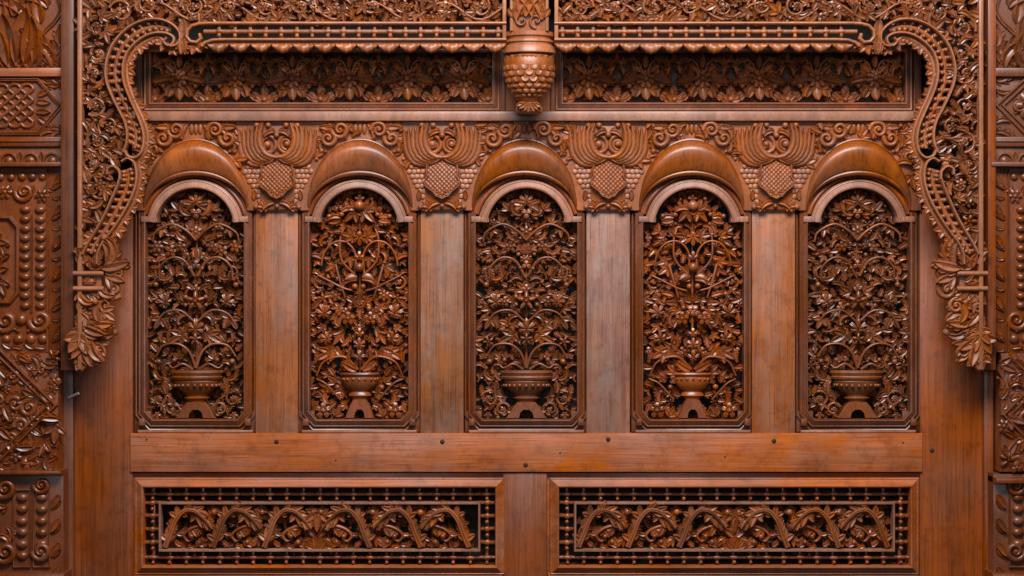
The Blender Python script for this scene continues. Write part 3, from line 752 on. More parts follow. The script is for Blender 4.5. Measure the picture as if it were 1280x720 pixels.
# ============================================================ UPPER FLORAL PANELS
def upper_panel(x0, x1, fl, label):
    T = Thing('floral_panel', label, 'carved panel', (x0+x1)/2, 97, 0, 'upper floral openwork panels')
    a, b = x0+8, x1-8
    T.abs('frame', sweep([(a, 66), (a, 128.5), (b, 128.5), (b, 66)][::1], FR, 2, closed=True), 'frame')
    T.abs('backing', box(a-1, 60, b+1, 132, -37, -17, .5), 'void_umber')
    mat = 'val'; occ = Occ()
    for n, x in enumerate(fl):
        f = T.add('flower', L_ros(mat, 'eight'), x, 99, 1, rot=rnd.uniform(0, 60), sc=1.18, tilt=(-14, 0))
        # raised petals round the heart
        for q in range(0):
            aa = q*72+rnd.uniform(-8, 8)
            leaf_at(T, mat, x+math.cos(R_(aa))*1.5, 98+math.sin(R_(aa))*1.5, 5.5, aa, 8.5, 'f', False, parent=f, name='petal', tl=9)
        T.add('heart', L_bead(mat), x, 98, 6.5, sc=3.6, parent=f)
        for s in (-1, 1):
            leaf_at(T, mat, x+s*9, 98, -3, 90-s*90, 25, 'a', s < 0, tl=4)
            leaf_at(T, mat, x+s*10, 93, -5, -90+s*70, 14, 'd', s > 0)
            leaf_at(T, mat, x+s*8, 106, -2, 90-s*62, 17, 'b', s < 0)
            leaf_at(T, mat, x+s*5, 109, -2, 90-s*30, 15, 'e', s > 0)
            leaf_at(T, mat, x+s*7, 90, -4, -90+s*35, 15, 'a', s < 0)
            T.add('berry', L_bead(mat), x+s*20, 107, -3, sc=3.4)
            T.add('berry', L_bead(mat), x+s*15, 83, -5, sc=2.8)
            stem(T, mat, [(x+s*3, 90), (x+s*8, 78), (x+s*19, 72), (x+s*28, 77), (x+s*26, 84)], -8, 1.7, 1.2)
            leaf_at(T, mat, x+s*25, 80, -7, -90+s*60, 13, 'g', s > 0)
            stem(T, mat, [(x+s*4, 108), (x+s*14, 117), (x+s*22, 125)], -6, 2.0, 1.5)
            leaf_at(T, mat, x+s*12, 70, -8, 90-s*30, 14, 'b', s > 0)
        leaf_at(T, mat, x, 110, 1, 90, 16, 'f', False, tl=4)
        T.add('calyx', L_ros(mat, 'palm7'), x, 107, 0, rot=90, sc=1.05)
        T.add('petal', L_ros(mat, 'six'), x, 98.5, 3.5, rot=rnd.uniform(0, 60), sc=.78, parent=f)
        stem(T, mat, [(x, 92), (x, 80), (x, 67)], -9, 1.6, 1.4)
        leaf_at(T, mat, x, 84, -3, -90, 16, 'c', False, tl=4)
    scatter(T, lambda x, y: a+5 < x < b-5 and 68 < y < 125, (a, 66, b, 128), 120, (12, 17), lambda x, y: 90+160*math.sin(x*.087), Occ(), 'carveA', (-15, -11), f=.85, flowers=.06)
    mids = [(p+q)/2 for p, q in zip(fl, fl[1:])]+[fl[0]-30, fl[-1]+30]
    for x in mids:
        for a_, s_ in ((-90, 16), (-140, 15), (-40, 15), (-170, 14), (-10, 14)):
            leaf_at(T, mat, x, 127, -4+rnd.uniform(-2, 2), a_, s_*.95, 'a' if a_ == -90 else 'e', a_ < -90, tl=8)
        T.add('mound', L_ros(mat, 'palm7'), x, 129, -8, rot=-90, sc=2.3)
        T.add('berry', L_bead(mat), x, 124, 0, sc=3.2)
        leaf_at(T, mat, x, 78, -6, -90, 13, 'c', False); leaf_at(T, mat, x-3, 82, -6, 150, 13, 'b', True); leaf_at(T, mat, x+3, 82, -6, 30, 13, 'b', False)
upper_panel(182, 623, [223.5, 294.5, 365, 436.5, 509, 580], 'long openwork panel with six flowers in a row, in shade left of the hanging pendant')
upper_panel(696, 1138, [736, 807, 878.5, 949, 1021, 1094], 'long openwork panel with six flowers in a row, in shade right of the hanging pendant')

# ============================================================ LOWER FRETWORK PANELS
def lower_panel(x0, x1, humps, mid, label):
    T = Thing('fretwork_panel', label, 'carved panel', (x0+x1)/2, 655, 0, 'lower fretwork panels')
    a, b = x0+8, x1-8
    FR2 = [(0, -30), (0, 3), (.8, 4.6), (2.0, 4.8), (2.8, 3.8), (9.5, -1.5), (10.3, -1), (11.5, -2), (12.2, -6), (17, -8), (17, -30)]
    T.abs('frame', sweep([(a, 609), (a, 707), (b, 707), (b, 609)], FR2, 1.5, closed=True), 'rail')
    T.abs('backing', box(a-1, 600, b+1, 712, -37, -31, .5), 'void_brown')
    mat = 'carveB'
    ia, ib, it, ibm = a+20, b-20, 629, 688
    SQ = [(-1.6, -16), (-1.6, -1.2), (-1.0, 0), (1.0, 0), (1.6, -1.2), (1.6, -16)]
    T.abs('inner_rail', sweep([(ia, it), (ib, it), (ib, ibm), (ia, ibm)], SQ, 2.5, closed=True), 'pale')
    mt, mb, ml, mr = 618, 697.5, a+10, b-10
    T.abs('middle_rail', sweep([(a-1, mt), (b+1, mt)], ROUND, -7, w=2.1, h=3), mat)
    T.abs('middle_rail', sweep([(a-1, mb), (b+1, mb)], ROUND, -7, w=2.1, h=3), mat)
    n = 21; dx = (b-a)/n
    rung = lib(('rung', 10), mat, lambda: box(-2.1, -10, 1.7, 10, -8, 0, 1.2))
    for i in range(n):
        x = a+dx*(i+.5)
        for (y, yb) in ((618.5, 623.8), (698, 703.3)):
            T.add('rung', rung, x, y, -6)
            T.add('bead', L_bead(mat), x, yb, -3, sc=2.1)
            T.add('bead', L_bead(mat), x, yb-6, -4, sc=3.4).scale = (6.2, 2.4, 2.4)
    rungh = lib(('rungh', 10), mat, lambda: box(-10, -1.9, 10, 1.9, -8, 0, 1.2))
    for x, s in ((a+10, 1), (b-10, -1)):
        for j in range(4):
            y = 634+j*16.5
            T.add('rung', rungh, x, y-5, -6); T.add('bead', L_bead(mat), x, y+2.5, -3, sc=2.6)
            T.add('bead', L_bead(mat), x, y-5, -4, sc=3.4).scale = (4, 2.6, 3.4)
        T.add('rung', lib(('rungv', 29), mat, lambda: box(-1.5, -30, 1.5, 30, -8, 0, 1)), x, 658, -8)
    # running acanthus, mirrored about the middle
    for j, hx in enumerate(humps):
        s = 1 if hx < mid else -1
        P = [(hx-s*27, 684), (hx-s*20, 668), (hx-s*13, 650), (hx-s*2, 638), (hx+s*11, 639), (hx+s*22, 648), (hx+s*32, 661)]
        path = catmull(P, 7)
        T.abs('acanthus_stem', sweep(path, RIB, -1, w=1, h=4.4, wf=lambda u: 2.7*(1-u)**.7+.9, df=lambda u: 1.5*math.sin(math.pi*u)), 'val')
        for t, side, sz, k in ((.08, -1, 15, 'e'), (.22, -1, 15, 'a'), (.36, -1, 14, 'e'), (.5, -1, 13, 'a'), (.64, -1, 12, 'e'), (.18, 1, 11, 'a'), (.42, 1, 15, 'b'), (.56, 1, 16, 'a'), (.7, 1, 17, 'e'), (.84, 1, 13, 'a'), (.85, -1, 12, 'b')):
            x, y, an = along(path, t); an2 = an+side*s*(38 if t > .3 else 24)
            leaf_at(T, 'val', x, y, -2+rnd.uniform(-2, 1), an2, sz*1.2, k, side*s > 0, tl=12)
        # inner volute spray
        st_ = [(hx+s*30, 664), (hx+s*18, 658), (hx+s*4, 662), (hx-s*4, 670), (hx+s*1, 677), (hx+s*8, 674)]
        stem(T, mat, st_, -6, 2.4, 1.4, h=2.4)
        for (dx_, y, an, sz, k) in ((18, 658, 100, 14, 'a'), (6, 661, 60, 13, 'e'), (-3, 668, 150, 12, 'b'), (12, 683, -60, 13, 'a'), (22, 684, -110, 13, 'e'), (0, 685, -20, 14, 'd'), (-8, 684, -150, 12, 'a'), (30, 672, 95, 13, 'e')):
            leaf_at(T, mat, hx+s*dx_, y, -7+rnd.uniform(-2, 2), an if s > 0 else 180-an, sz, k, s < 0, tl=10)
        T.add('berry', L_bead(mat), hx+s*6, 671, -3, sc=3.2); T.add('berry', L_bead(mat), hx+s*15, 678, -4, sc=2.9); T.add('berry', L_bead(mat), hx+s*34, 641, -4, sc=4.0)
        leaf_at(T, mat, hx+s*29, 634, -6, 20 if s > 0 else 160, 14, 'a', s < 0)
        leaf_at(T, mat, hx+s*30, 650, -7, -70 if s > 0 else 250, 15, 'b', s > 0)
    oc = Occ()
    scatter(T, lambda x, y: ia+4 < x < ib-4 and 634 < y < 684 and (x-mid)*(a-mid) > 0, (ia, 632, mid, 686), 80, (11, 16), lambda x, y: 300*math.sin(x*.11+y*.07), oc, 'carveA', (-17, -12), mx=mid, f=.66, flowers=0, kinds='aebgd')
    for q in range(7):
        leaf_at(T, mat, mid, 688, -4, -90+(q-3)*26, 17, 'a', q > 3, tl=4)
    leaf_at(T, mat, mid, 640, -5, 90, 26, 'g', False); leaf_at(T, mat, mid, 672, -6, -90, 24, 'e', False)
    T.abs('mound', sweep([(mid-20, 690), (mid-12, 686), (mid, 683), (mid+12, 686), (mid+20, 690)], ROUND, -6, w=3.5, h=4), mat)
lower_panel(172, 627, [233, 293, 357, 435, 499, 559], 396, 'lower fretwork panel with running acanthus scrolls, left of the short centre post')
lower_panel(691, 1145, [750, 812, 876, 958, 1022, 1083], 919, 'lower fretwork panel with running acanthus scrolls, right of the short centre post')

# ============================================================ VALANCE (left and right, mirrored about x=661)
VD = 60
def valance(s, label):
    """s=1 left board as traced, s=-1 the right board"""
    X = (lambda x: x) if s > 0 else (lambda x: XM-x)
    T = Thing('carved_valance', label, 'carved valance', X(300), 60, VD, 'carved valance boards under the beam')
    lf = 'valleaf'
    def pth(P, n=6): return [(X(x), y) for x, y in catmull(P, n)]
    mat = 'val'
    # straight border rails along the jamb
    T.abs('border_strip', box(min(X(97), X(102.5)), -30, max(X(97), X(102.5)), 462, VD-16, VD+2, 1.2), 'valrail')
    T.abs('end_strip', box(min(X(628), X(633)), -30, max(X(628), X(633)), 52, VD-14, VD+1, 1.0), 'valrail')
    # horizontal ladder
    out_h = [(633, 29), (262, 29), (250, 29.5), (240, 32), (234, 38), (233, 46), (238, 52), (246, 53), (251, 48), (249, 42)]
    T.abs('rail', sweep([(X(x), y) for x, y in out_h], ROUND, VD, w=2.3, h=3.2, wf=lambda u: 1), 'valrail')
    in_h = [(633, 49.5), (280, 49.5), (266, 50), (257, 53), (252, 58)]
    T.abs('rail', sweep([(X(x), y) for x, y in in_h], ROUND, VD, w=2.2, h=3.2), 'valrail')
    T.abs('middle_rail', sweep([(X(633), 39), (X(254), 39)], ROUND, VD-5, w=3.1, h=3), mat)
    bal = lib(('baluster',), mat, lambda: box(-2.1, -10, 2.1, 10, -9, 0, 1.2))
    x = 623
    while x > 262:
        T.add('baluster', bal, X(x), 38.5, VD-2); T.add('bead', L_bead(mat), X(x), 44.3, VD-1, sc=2.5)
        T.add('bead', L_bead(mat), X(x), 38.8, VD-3, sc=3).scale = (5.5, 2.6, 2.6)
        x -= 19.4
    # scalloped fringe
    def scallop():
        out = []
        n = 36
        for i in range(n+1):
            u = -1+2*i/n
            y = 1.2+8.8*(.5+.5*math.cos(u*math.pi))**.5+.9*abs(math.cos(u*math.pi*2.5))
            out.append((u*14, y))
        V = [];
        for r, (f, h) in enumerate(((0, -1.5), (0.02, .5), (.45, 2.8), (.8, 2.2), (1, 0.6), (1, -7))):
            for i, (xx, yy) in enumerate(out):
                u = xx/14
                rib = 1.1*math.cos(u*math.pi*2.5)*f if 0 < f <= 1 and h > -5 else 0
                V.append((xx, yy*f+.5*f, h+rib))
        m = n+1; F = [(r*m+i, r*m+i+1, (r+1)*m+i+1, (r+1)*m+i) for r in range(5) for i in range(n)]
        return V, F
    sc_ = lib(('scallop',), mat, scallop, 60)
    T.abs('fringe_band', box(min(X(262), X(633)), 50.5, max(X(262), X(633)), 55.5, VD-12, VD-1.5, 1), mat)
    x = 618.5
    while x > 262:
        T.add('scallop', sc_, X(x), 54, VD-2); x -= 26.6
    # curved ladder: two lengths
    out1 = [(213, 58), (221, 56), (225, 50), (224, 40), (216, 31), (203, 25), (188, 24), (170, 29), (155, 39), (142, 54), (135, 70), (132, 88), (134, 104), (141, 122), (150, 140), (156, 152), (159, 166), (158, 180), (154, 190)]
    in1 = [(209, 47), (205, 52), (210, 57), (216, 54), (217, 47), (209, 42), (196, 41), (182, 45), (168, 55), (158, 68), (154, 84), (155, 102), (162, 122), (171, 142), (178, 160), (180, 176), (177, 190), (169, 197), (160, 195), (156, 188)]
    out2 = [(150, 222), (146, 234), (139, 250), (131, 268), (120, 288), (110, 304), (103, 318)]
    in2 = [(152, 202), (160, 198), (168, 204), (171, 218), (169, 234), (162, 252), (152, 270), (140, 288), (128, 304), (122, 318), (121, 330)]
    out2b = [(150, 224), (149, 214), (142, 208), (135, 211), (134, 218)]
    for P in (out1, in1, out2, in2, out2b):
        T.abs('curved_rail', sweep(pth(P), ROUND, VD+1, w=1.9, h=3.6), 'valrail')
    def ladder(A, B, n):
        a = catmull(A, 10); b = catmull(B, 10)
        for i in range(n):
            t = (i+.5)/n
            ax, ay, _ = along(a, t); bx, by, _ = along(b, t)
            ax, bx = X(ax), X(bx)
            mx_, my_ = (ax+bx)/2, (ay+by)/2; an = math.degrees(math.atan2(by-ay, bx-ax)); L_ = math.hypot(bx-ax, by-ay)
            T.abs('baluster', sweep([(ax, ay), (bx, by)], ROUND, VD-6, w=2.9, h=2.2), mat)
            T.add('bead', L_bead(mat), mx_*.6+bx*.4, my_*.6+by*.4, VD-2, sc=2.5)
            T.add('bead', L_bead(mat), mx_*.45+ax*.55, my_*.45+ay*.55, VD-3, sc=2.4)
        mm = [((p[0]+q[0])/2, (p[1]+q[1])/2) for p, q in zip([along(a, t/14)[:2] for t in range(15)], [along(b, t/14)[:2] for t in range(15)])]
        T.abs('middle_rail', sweep([(X(x), y) for x, y in mm], ROUND, VD-6, w=3.2, h=2.4), mat)
    ladder([(218, 32), (203, 25), (188, 24), (170, 29), (155, 39), (142, 54), (135, 70), (132, 88)], [(209, 42), (196, 41), (182, 45), (168, 55), (158, 68), (154, 84)], 11)
    ladder([(132, 88), (134, 104), (141, 122), (150, 140), (156, 152), (159, 166), (158, 180)], [(154, 84), (155, 102), (162, 122), (171, 142), (178, 160), (180, 176), (177, 190)], 10)
    ladder([(149, 214), (150, 222), (146, 234), (139, 250), (131, 268), (120, 288), (110, 304), (104, 316)], [(168, 208), (171, 218), (169, 234), (162, 252), (152, 270), (140, 288), (128, 304), (122, 318)], 13)
    # leafy fringe along the inside of the curve
    fr = [(258, 53), (245, 56), (228, 60), (212, 60), (198, 46), (184, 50), (172, 58), (163, 69), (158, 84), (159, 102), (166, 122), (175, 142), (182, 160), (184, 176), (181, 190), (173, 202), (175, 220), (172, 236), (166, 254), (156, 272), (144, 290), (132, 306)]
    c = catmull(fr, 10)
    T.abs('fringe_band', sweep([(X(x), y) for x, y in c], ROUND, VD-5, w=3.0, h=3.5), mat)
    n = 27
    for i in range(n):
        t = (i+.5)/n; x, y, a = along(c, t)
        if s < 0: x = X(x); a = 180-a
        a_out = a-90*s
        T.add('fringe_leaf', L_leaf(mat, 'h'), x-math.cos(R_(a_out))*1.5, y-math.sin(R_(a_out))*1.5, VD-4, rot=a_out, sc=1.08+.3*(i % 3 == 1), tilt=(rnd.uniform(-5, 5), rnd.uniform(-5, 5)))
    # junction leaf between horizontal and curved lengths
    leaf_at(T, mat, X(228), 48, VD, -90, 24, 'c', False, tl=2); leaf_at(T, mat, X(228), 46, VD, 90, 22, 'c', False, tl=2)
    for q in (-40, 40): leaf_at(T, mat, X(228), 50, VD, 90+q, 17, 'b', q > 0, tl=2)
    # foliage: rinceaux
    occ = Occ()
    for (cx, cy, R, a0, tr, dr, fl) in ((121, 33, 15, 160, 1.3, 1, 'five'), (122, 66, 11, -60, 1.1, -1, 'tri'), (117, 92, 14, -80, 1.2, 1, 'five'), (135, 158, 15, 20, 1.3, 1, 'star'), (118, 132, 12, 130, 1.2, -1, 'tri'),
                                       (119, 176, 13, 90, 1.2, 1, 'five'), (124, 230, 17, 60, 1.3, 1, 'six'), (113, 205, 10, -90, 1.1, -1, 'tri'), (150, 14, 14, 200, 1.2, 1, 'tri'),
                                       (185, 4, 15, 0, 1.2, -1, 'five'), (240, 8, 14, 180, 1.2, 1, 'five'), (285, 6, 14, 0, 1.2, -1, 'tri'), (330, 8, 14, 180, 1.3, 1, 'six'), (375, 6, 14, 0, 1.2, -1, 'five'),
                                       (420, 8, 14, 180, 1.2, 1, 'tri'), (465, 6, 14, 0, 1.3, -1, 'five'), (510, 8, 14, 180, 1.2, 1, 'six'), (555, 6, 14, 0, 1.2, -1, 'tri'), (600, 8, 15, 180, 1.2, 1, 'five')):
        if s > 0: scroll(T, lf, cx, cy, R*1.12, a0, tr, dr, VD-5, occ, ls=R*1.25, flower=fl, w=1.8, leaves=7)
        else: scroll(T, lf, X(cx), cy, R*1.12, 180-a0, tr, -dr, VD-5, occ, ls=R*1.25, flower=fl, w=1.8, leaves=7)
    # wave stem that links the scrolls above the ladder
    wv = [(X(x), 13+11*math.cos((x-240)/45*math.pi)) for x in range(630, 170, -9)]
    T.abs('stem', sweep(wv, ROUND, VD-6, w=1.8, h=2.4), mat)
    op = catmull(out1, 6)+catmull(out2, 6)
    def outside(x, y):
        x = X(x)
        if x < 104: return False
        if x > 226: return -6 < y < 25 and x < 626
        if y < 22 and x > 180: return y > -6
        # left of outer rail
        lim = min((abs(py-y), px) for px, py in op if not (py < 60 and px > 190))[1] if y > 26 else 190
        if y > 190 and y < 224: lim = 146
        if y > 316: return False
        return x < lim-4 and y > -6
    scatter(T, outside, (min(X(103), X(180)), -5, max(X(103), X(180)), 318), 100, (13, 18), lambda x, y: 90+40*math.sin(y*.1)-70*s, occ, lf, (VD-10, VD-4), f=.68, flowers=.05)
    scatter(T, outside, (min(X(103), X(180)), -5, max(X(103), X(180)), 318), 60, (15, 20), lambda x, y: 90+40*math.sin(y*.1)-70*s, Occ(), lf, (VD-17, VD-12), f=.95, flowers=0)
    scatter(T, outside, (min(X(180), X(626)), -5, max(X(180), X(626)), 26), 110, (12, 17), lambda x, y: 140*math.sin(x*.07), occ, lf, (VD-10, VD-4), f=.68, flowers=.06)
    scatter(T, outside, (min(X(180), X(626)), -5, max(X(180), X(626)), 26), 60, (15, 20), lambda x, y: 140*math.sin(x*.07), Occ(), lf, (VD-17, VD-12), f=.95, flowers=0)
    # little capital and the pendent leaves
    for y in (342, 361): T.abs('capital_rail', sweep([(X(92), y), (X(130), y)], ROUND, VD, w=3.4, h=4.5), 'valrail')
    T.abs('capital_block', box(min(X(98), X(126)), 344, max(X(98), X(126)), 359, VD-14, VD-3, 1), mat)
    T.add('bud', L_bead(mat), X(111), 352, VD-2, sc=4.5).scale = (8, 4, 5)
    leaf_at(T, mat, X(103), 352, VD-1, -10 if s > 0 else 190, 14, 'b', s > 0); leaf_at(T, mat, X(120), 352, VD-1, 190 if s > 0 else -10, 14, 'b', s < 0)
    drop = [(100, 365, 95, 24, 'd'), (108, 364, 85, 28, 'g'), (116, 364, 70, 26, 'd'), (124, 362, 60, 22, 'b'), (100, 390, 60, 26, 'a'), (112, 385, 100, 28, 'g'), (122, 380, 120, 24, 'b'), (98, 395, 80, 26, 'd'), (128, 388, 40, 20, 'e'),
            (105, 408, 30, 30, 'a'), (112, 405, 12, 30, 'a'), (102, 412, 80, 28, 'g'), (116, 408, 80, 28, 'd'), (100, 420, 95, 26, 'h'), (104, 425, 75, 34, 'g'), (114, 425, 100, 30, 'b'), (99, 432, 90, 22, 'a'), (120, 428, 60, 20, 'e'),
            (132, 330, -30, 34, 'd'), (128, 336, 0, 34, 'a'), (132, 328, -60, 28, 'b'), (134, 345, 20, 24, 'e'), (118, 332, -60, 20, 'a'), (104, 330, -90, 22, 'b'), (110, 334, -50, 22, 'e'), (130, 318, -80, 22, 'g'), (98, 330, -70, 22, 'a')]
    for (x, y, a, sz, k) in drop:
        leaf_at(T, mat, X(x), y, VD-3+rnd.uniform(-3, 3), a if s > 0 else 180-a, sz, k, s > 0, tl=12, name='pendent_leaf')
    for (x, y, r, tr, mi) in ((142, 362, 12, 1.4, False), (131, 382, 8.5, 1.3, False), (103, 384, 7, 1.2, True), (127, 398, 6.5, 1.2, True), (120, 440, 7, 1.2, False), (148, 340, 9, 1.2, True)):
        T.add('volute', L_vol(mat, tr, 2.8), X(x), y, VD-1, rot=rnd.uniform(0, 90), sc=r/10, mir=mi == (s > 0))
    T.add('bud', L_bead(mat), X(107), 433, VD-6, sc=8).scale = (5, 5, 8)
    for (x_, y_, a_, k_) in ((104, 440, 100, 'h'), (112, 432, 70, 'h'), (98, 440, 95, 'g'), (108, 446, 110, 'e')): leaf_at(T, mat, X(x_), y_, VD-3, a_ if s > 0 else 180-a_, 19, k_, s > 0, tl=10, name='pendent_leaf')
    leaf_at(T, mat, X(98), 446, VD-4, 95 if s > 0 else 85, 18, 'e', s > 0, name='pendent_leaf')
XM = 1326.0
valance(1, 'carved fretwork valance with scalloped edge and curved bracket, left of the hanging pendant')
valance(-1, 'carved fretwork valance with scalloped edge and curved bracket, right of the hanging pendant')

# ============================================================ PENDANT POST
P = Thing('hanging_pendant', 'turned pendant post ending in a scale-carved bulb, in the middle between the valances', 'carved pendant', 661, 80, VD)
def lathe(prof, cx, ecc=1.0, n=28, d=VD-10):
    V = []; F = []
    for y, r in prof:
        for j in range(n+1):
            a = math.pi*j/n; V.append((cx-math.cos(a)*r, y, d+math.sin(a)*r*ecc))
    for i in range(len(prof)-1):
        for j in range(n): a = i*(n+1)+j; F.append((a, a+1, a+n+2, a+n+1))
    F.append(tuple(range(n+1))); F.append(tuple((len(prof)-1)*(n+1)+j for j in range(n+1))[::-1])
    return V, F
P.abs('post', box(637, -40, 686, 42, VD-30, VD+8, 2.5), 'val')
for s in (-1, 1):
    P.abs('post_edge', box(661.5+s*22-2, -40, 661.5+s*22+2, 40, VD+8, VD+10, 1), 'valrail')
    P.add('volute', L_vol('val', 1.1, 2.2), 661+s*9, 27, VD+9, rot=90, sc=.9, mir=s < 0)
    for k, (x, y, a, sz) in enumerate(((16, 26, -84, 32), (10, 20, -88, 30), (4, 22, -90, 34), (18, 2, -90, 26), (8, -4, -90, 24))):
        leaf_at(P, 'val', 661+s*x, y, VD+8.5, a if s > 0 else 180-a, sz, 'b' if k % 2 == 0 else 'c', s > 0, tl=2)
P.abs('collar', lathe([(40, 26), (40, 31), (45, 31), (46.5, 28.5), (49, 28), (50, 30.5), (52.5, 31), (54, 29), (56, 29), (58, 31), (60, 31.5), (62, 33), (66, 33.5), (67, 31), (68, 26)], 661.5, .8), 'val')
bulb = P.abs('bulb', lathe([(66, 24), (69, 28), (74, 30.5), (82, 32), (92, 31.6), (102, 29.5), (112, 25), (120, 19), (126, 14), (129, 11), (131, 11)], 661.5, .85), 'val')
def bulbr(y):
    pr = [(66, 24), (69, 28), (74, 30.5), (82, 32), (92, 31.6), (102, 29.5), (112, 25), (120, 19), (126, 14)]
    return float(np.interp(y, [p[0] for p in pr], [p[1] for p in pr]))
def scale_mesh(pointed):
    def f():
        V = []; F = []; n = 12; m = 5
        for i in range(m+1):
            r = i/m
            for j in range(n+1):
                u = -1+2*j/n
                if pointed: x = u*5; y = (1-abs(u))*11
                else: x = 5*math.sin(u*math.pi/2); y = 7*math.cos(u*math.pi/2)**.8
                V.append((x*(.3+.7*r), y*r, .95*(1-(abs(r-.78)/.78)**2)*(1 if r < 1 else 0)-(1.2 if r == 1 else 0)))
        for i in range(m):
            for j in range(n): a = i*(n+1)+j; F.append((a, a+1, a+n+2, a+n+1))
        return V, F
    return f
for row, y in enumerate([70, 82, 90, 97.5, 104.5, 111, 117]):
    r = bulbr(y+3); n = 9
    for j in range(n):
        a = math.pi*(j+.5+(row % 2)*.5)/n
        if a > math.pi-.05: continue
        me = lib(('scale', row == 0), 'val', scale_mesh(row == 0), 50)
        scl = r*math.pi/n/10*.97
        x = 661.5-math.cos(a)*r; d = VD-10+math.sin(a)*r*.85
        slope = (bulbr(y+6)-bulbr(y))/6
        P.add('scale', me, x, y, d-.3, sc=scl if row else scl*1.0, tilt=(math.degrees(math.atan(slope))*-1*0-math.degrees(math.atan(-slope))*math.sin(a), -math.degrees(math.pi/2-a)), parent=bulb, ysc=scl*1.2)
foot = P.abs('rosette_foot', lathe([(127, 8), (128, 13), (131, 15.5), (135, 17), (139, 17), (141, 14), (142, 6)], 661.5, .8), 'valrail')
for q in range(-3, 4):
    P.add('petal', L_leaf('val', 'c'), 661.5+q*1.5, 129, VD+2+3*math.cos(q*.45), rot=90-q*24, sc=1.15, tilt=(10, 0), parent=foot)

# ============================================================ JAMBS beside the valance
for (x0, x1, y0, y1, lab) in ((81, 97, -60, 462, 'narrow dark upright post between the left carved pillar and the valance'), (1231, 1241, -60, 462, 'narrow upright post between the right carved pillar and the valance')):
    J = Thing('jamb_post', lab, 'door jamb', (x0+x1)/2, 460, 30)
    J.abs('jamb_face', box(x0, y0, x1, y1, -30, VD-8 if x0 < 500 else VD-14, 1.2), 'jamb' if x0 < 500 else 'stile_red')
J = Thing('lower_jamb', 'narrow dark lower jamb strip beside the left carved pillar', 'door jamb', 84, 700, 10)
J.abs('jamb_face', box(74, 455, 92, 770, -30, 12, 2.5), 'jamb')
J = Thing('lower_jamb', 'narrow reddish lower jamb strip beside the right carved pillar', 'door jamb', 1234, 700, 10)
J.abs('jamb_face', box(1229.5, 455, 1242, 770, -30, 12, 2.5), 'stile_red')

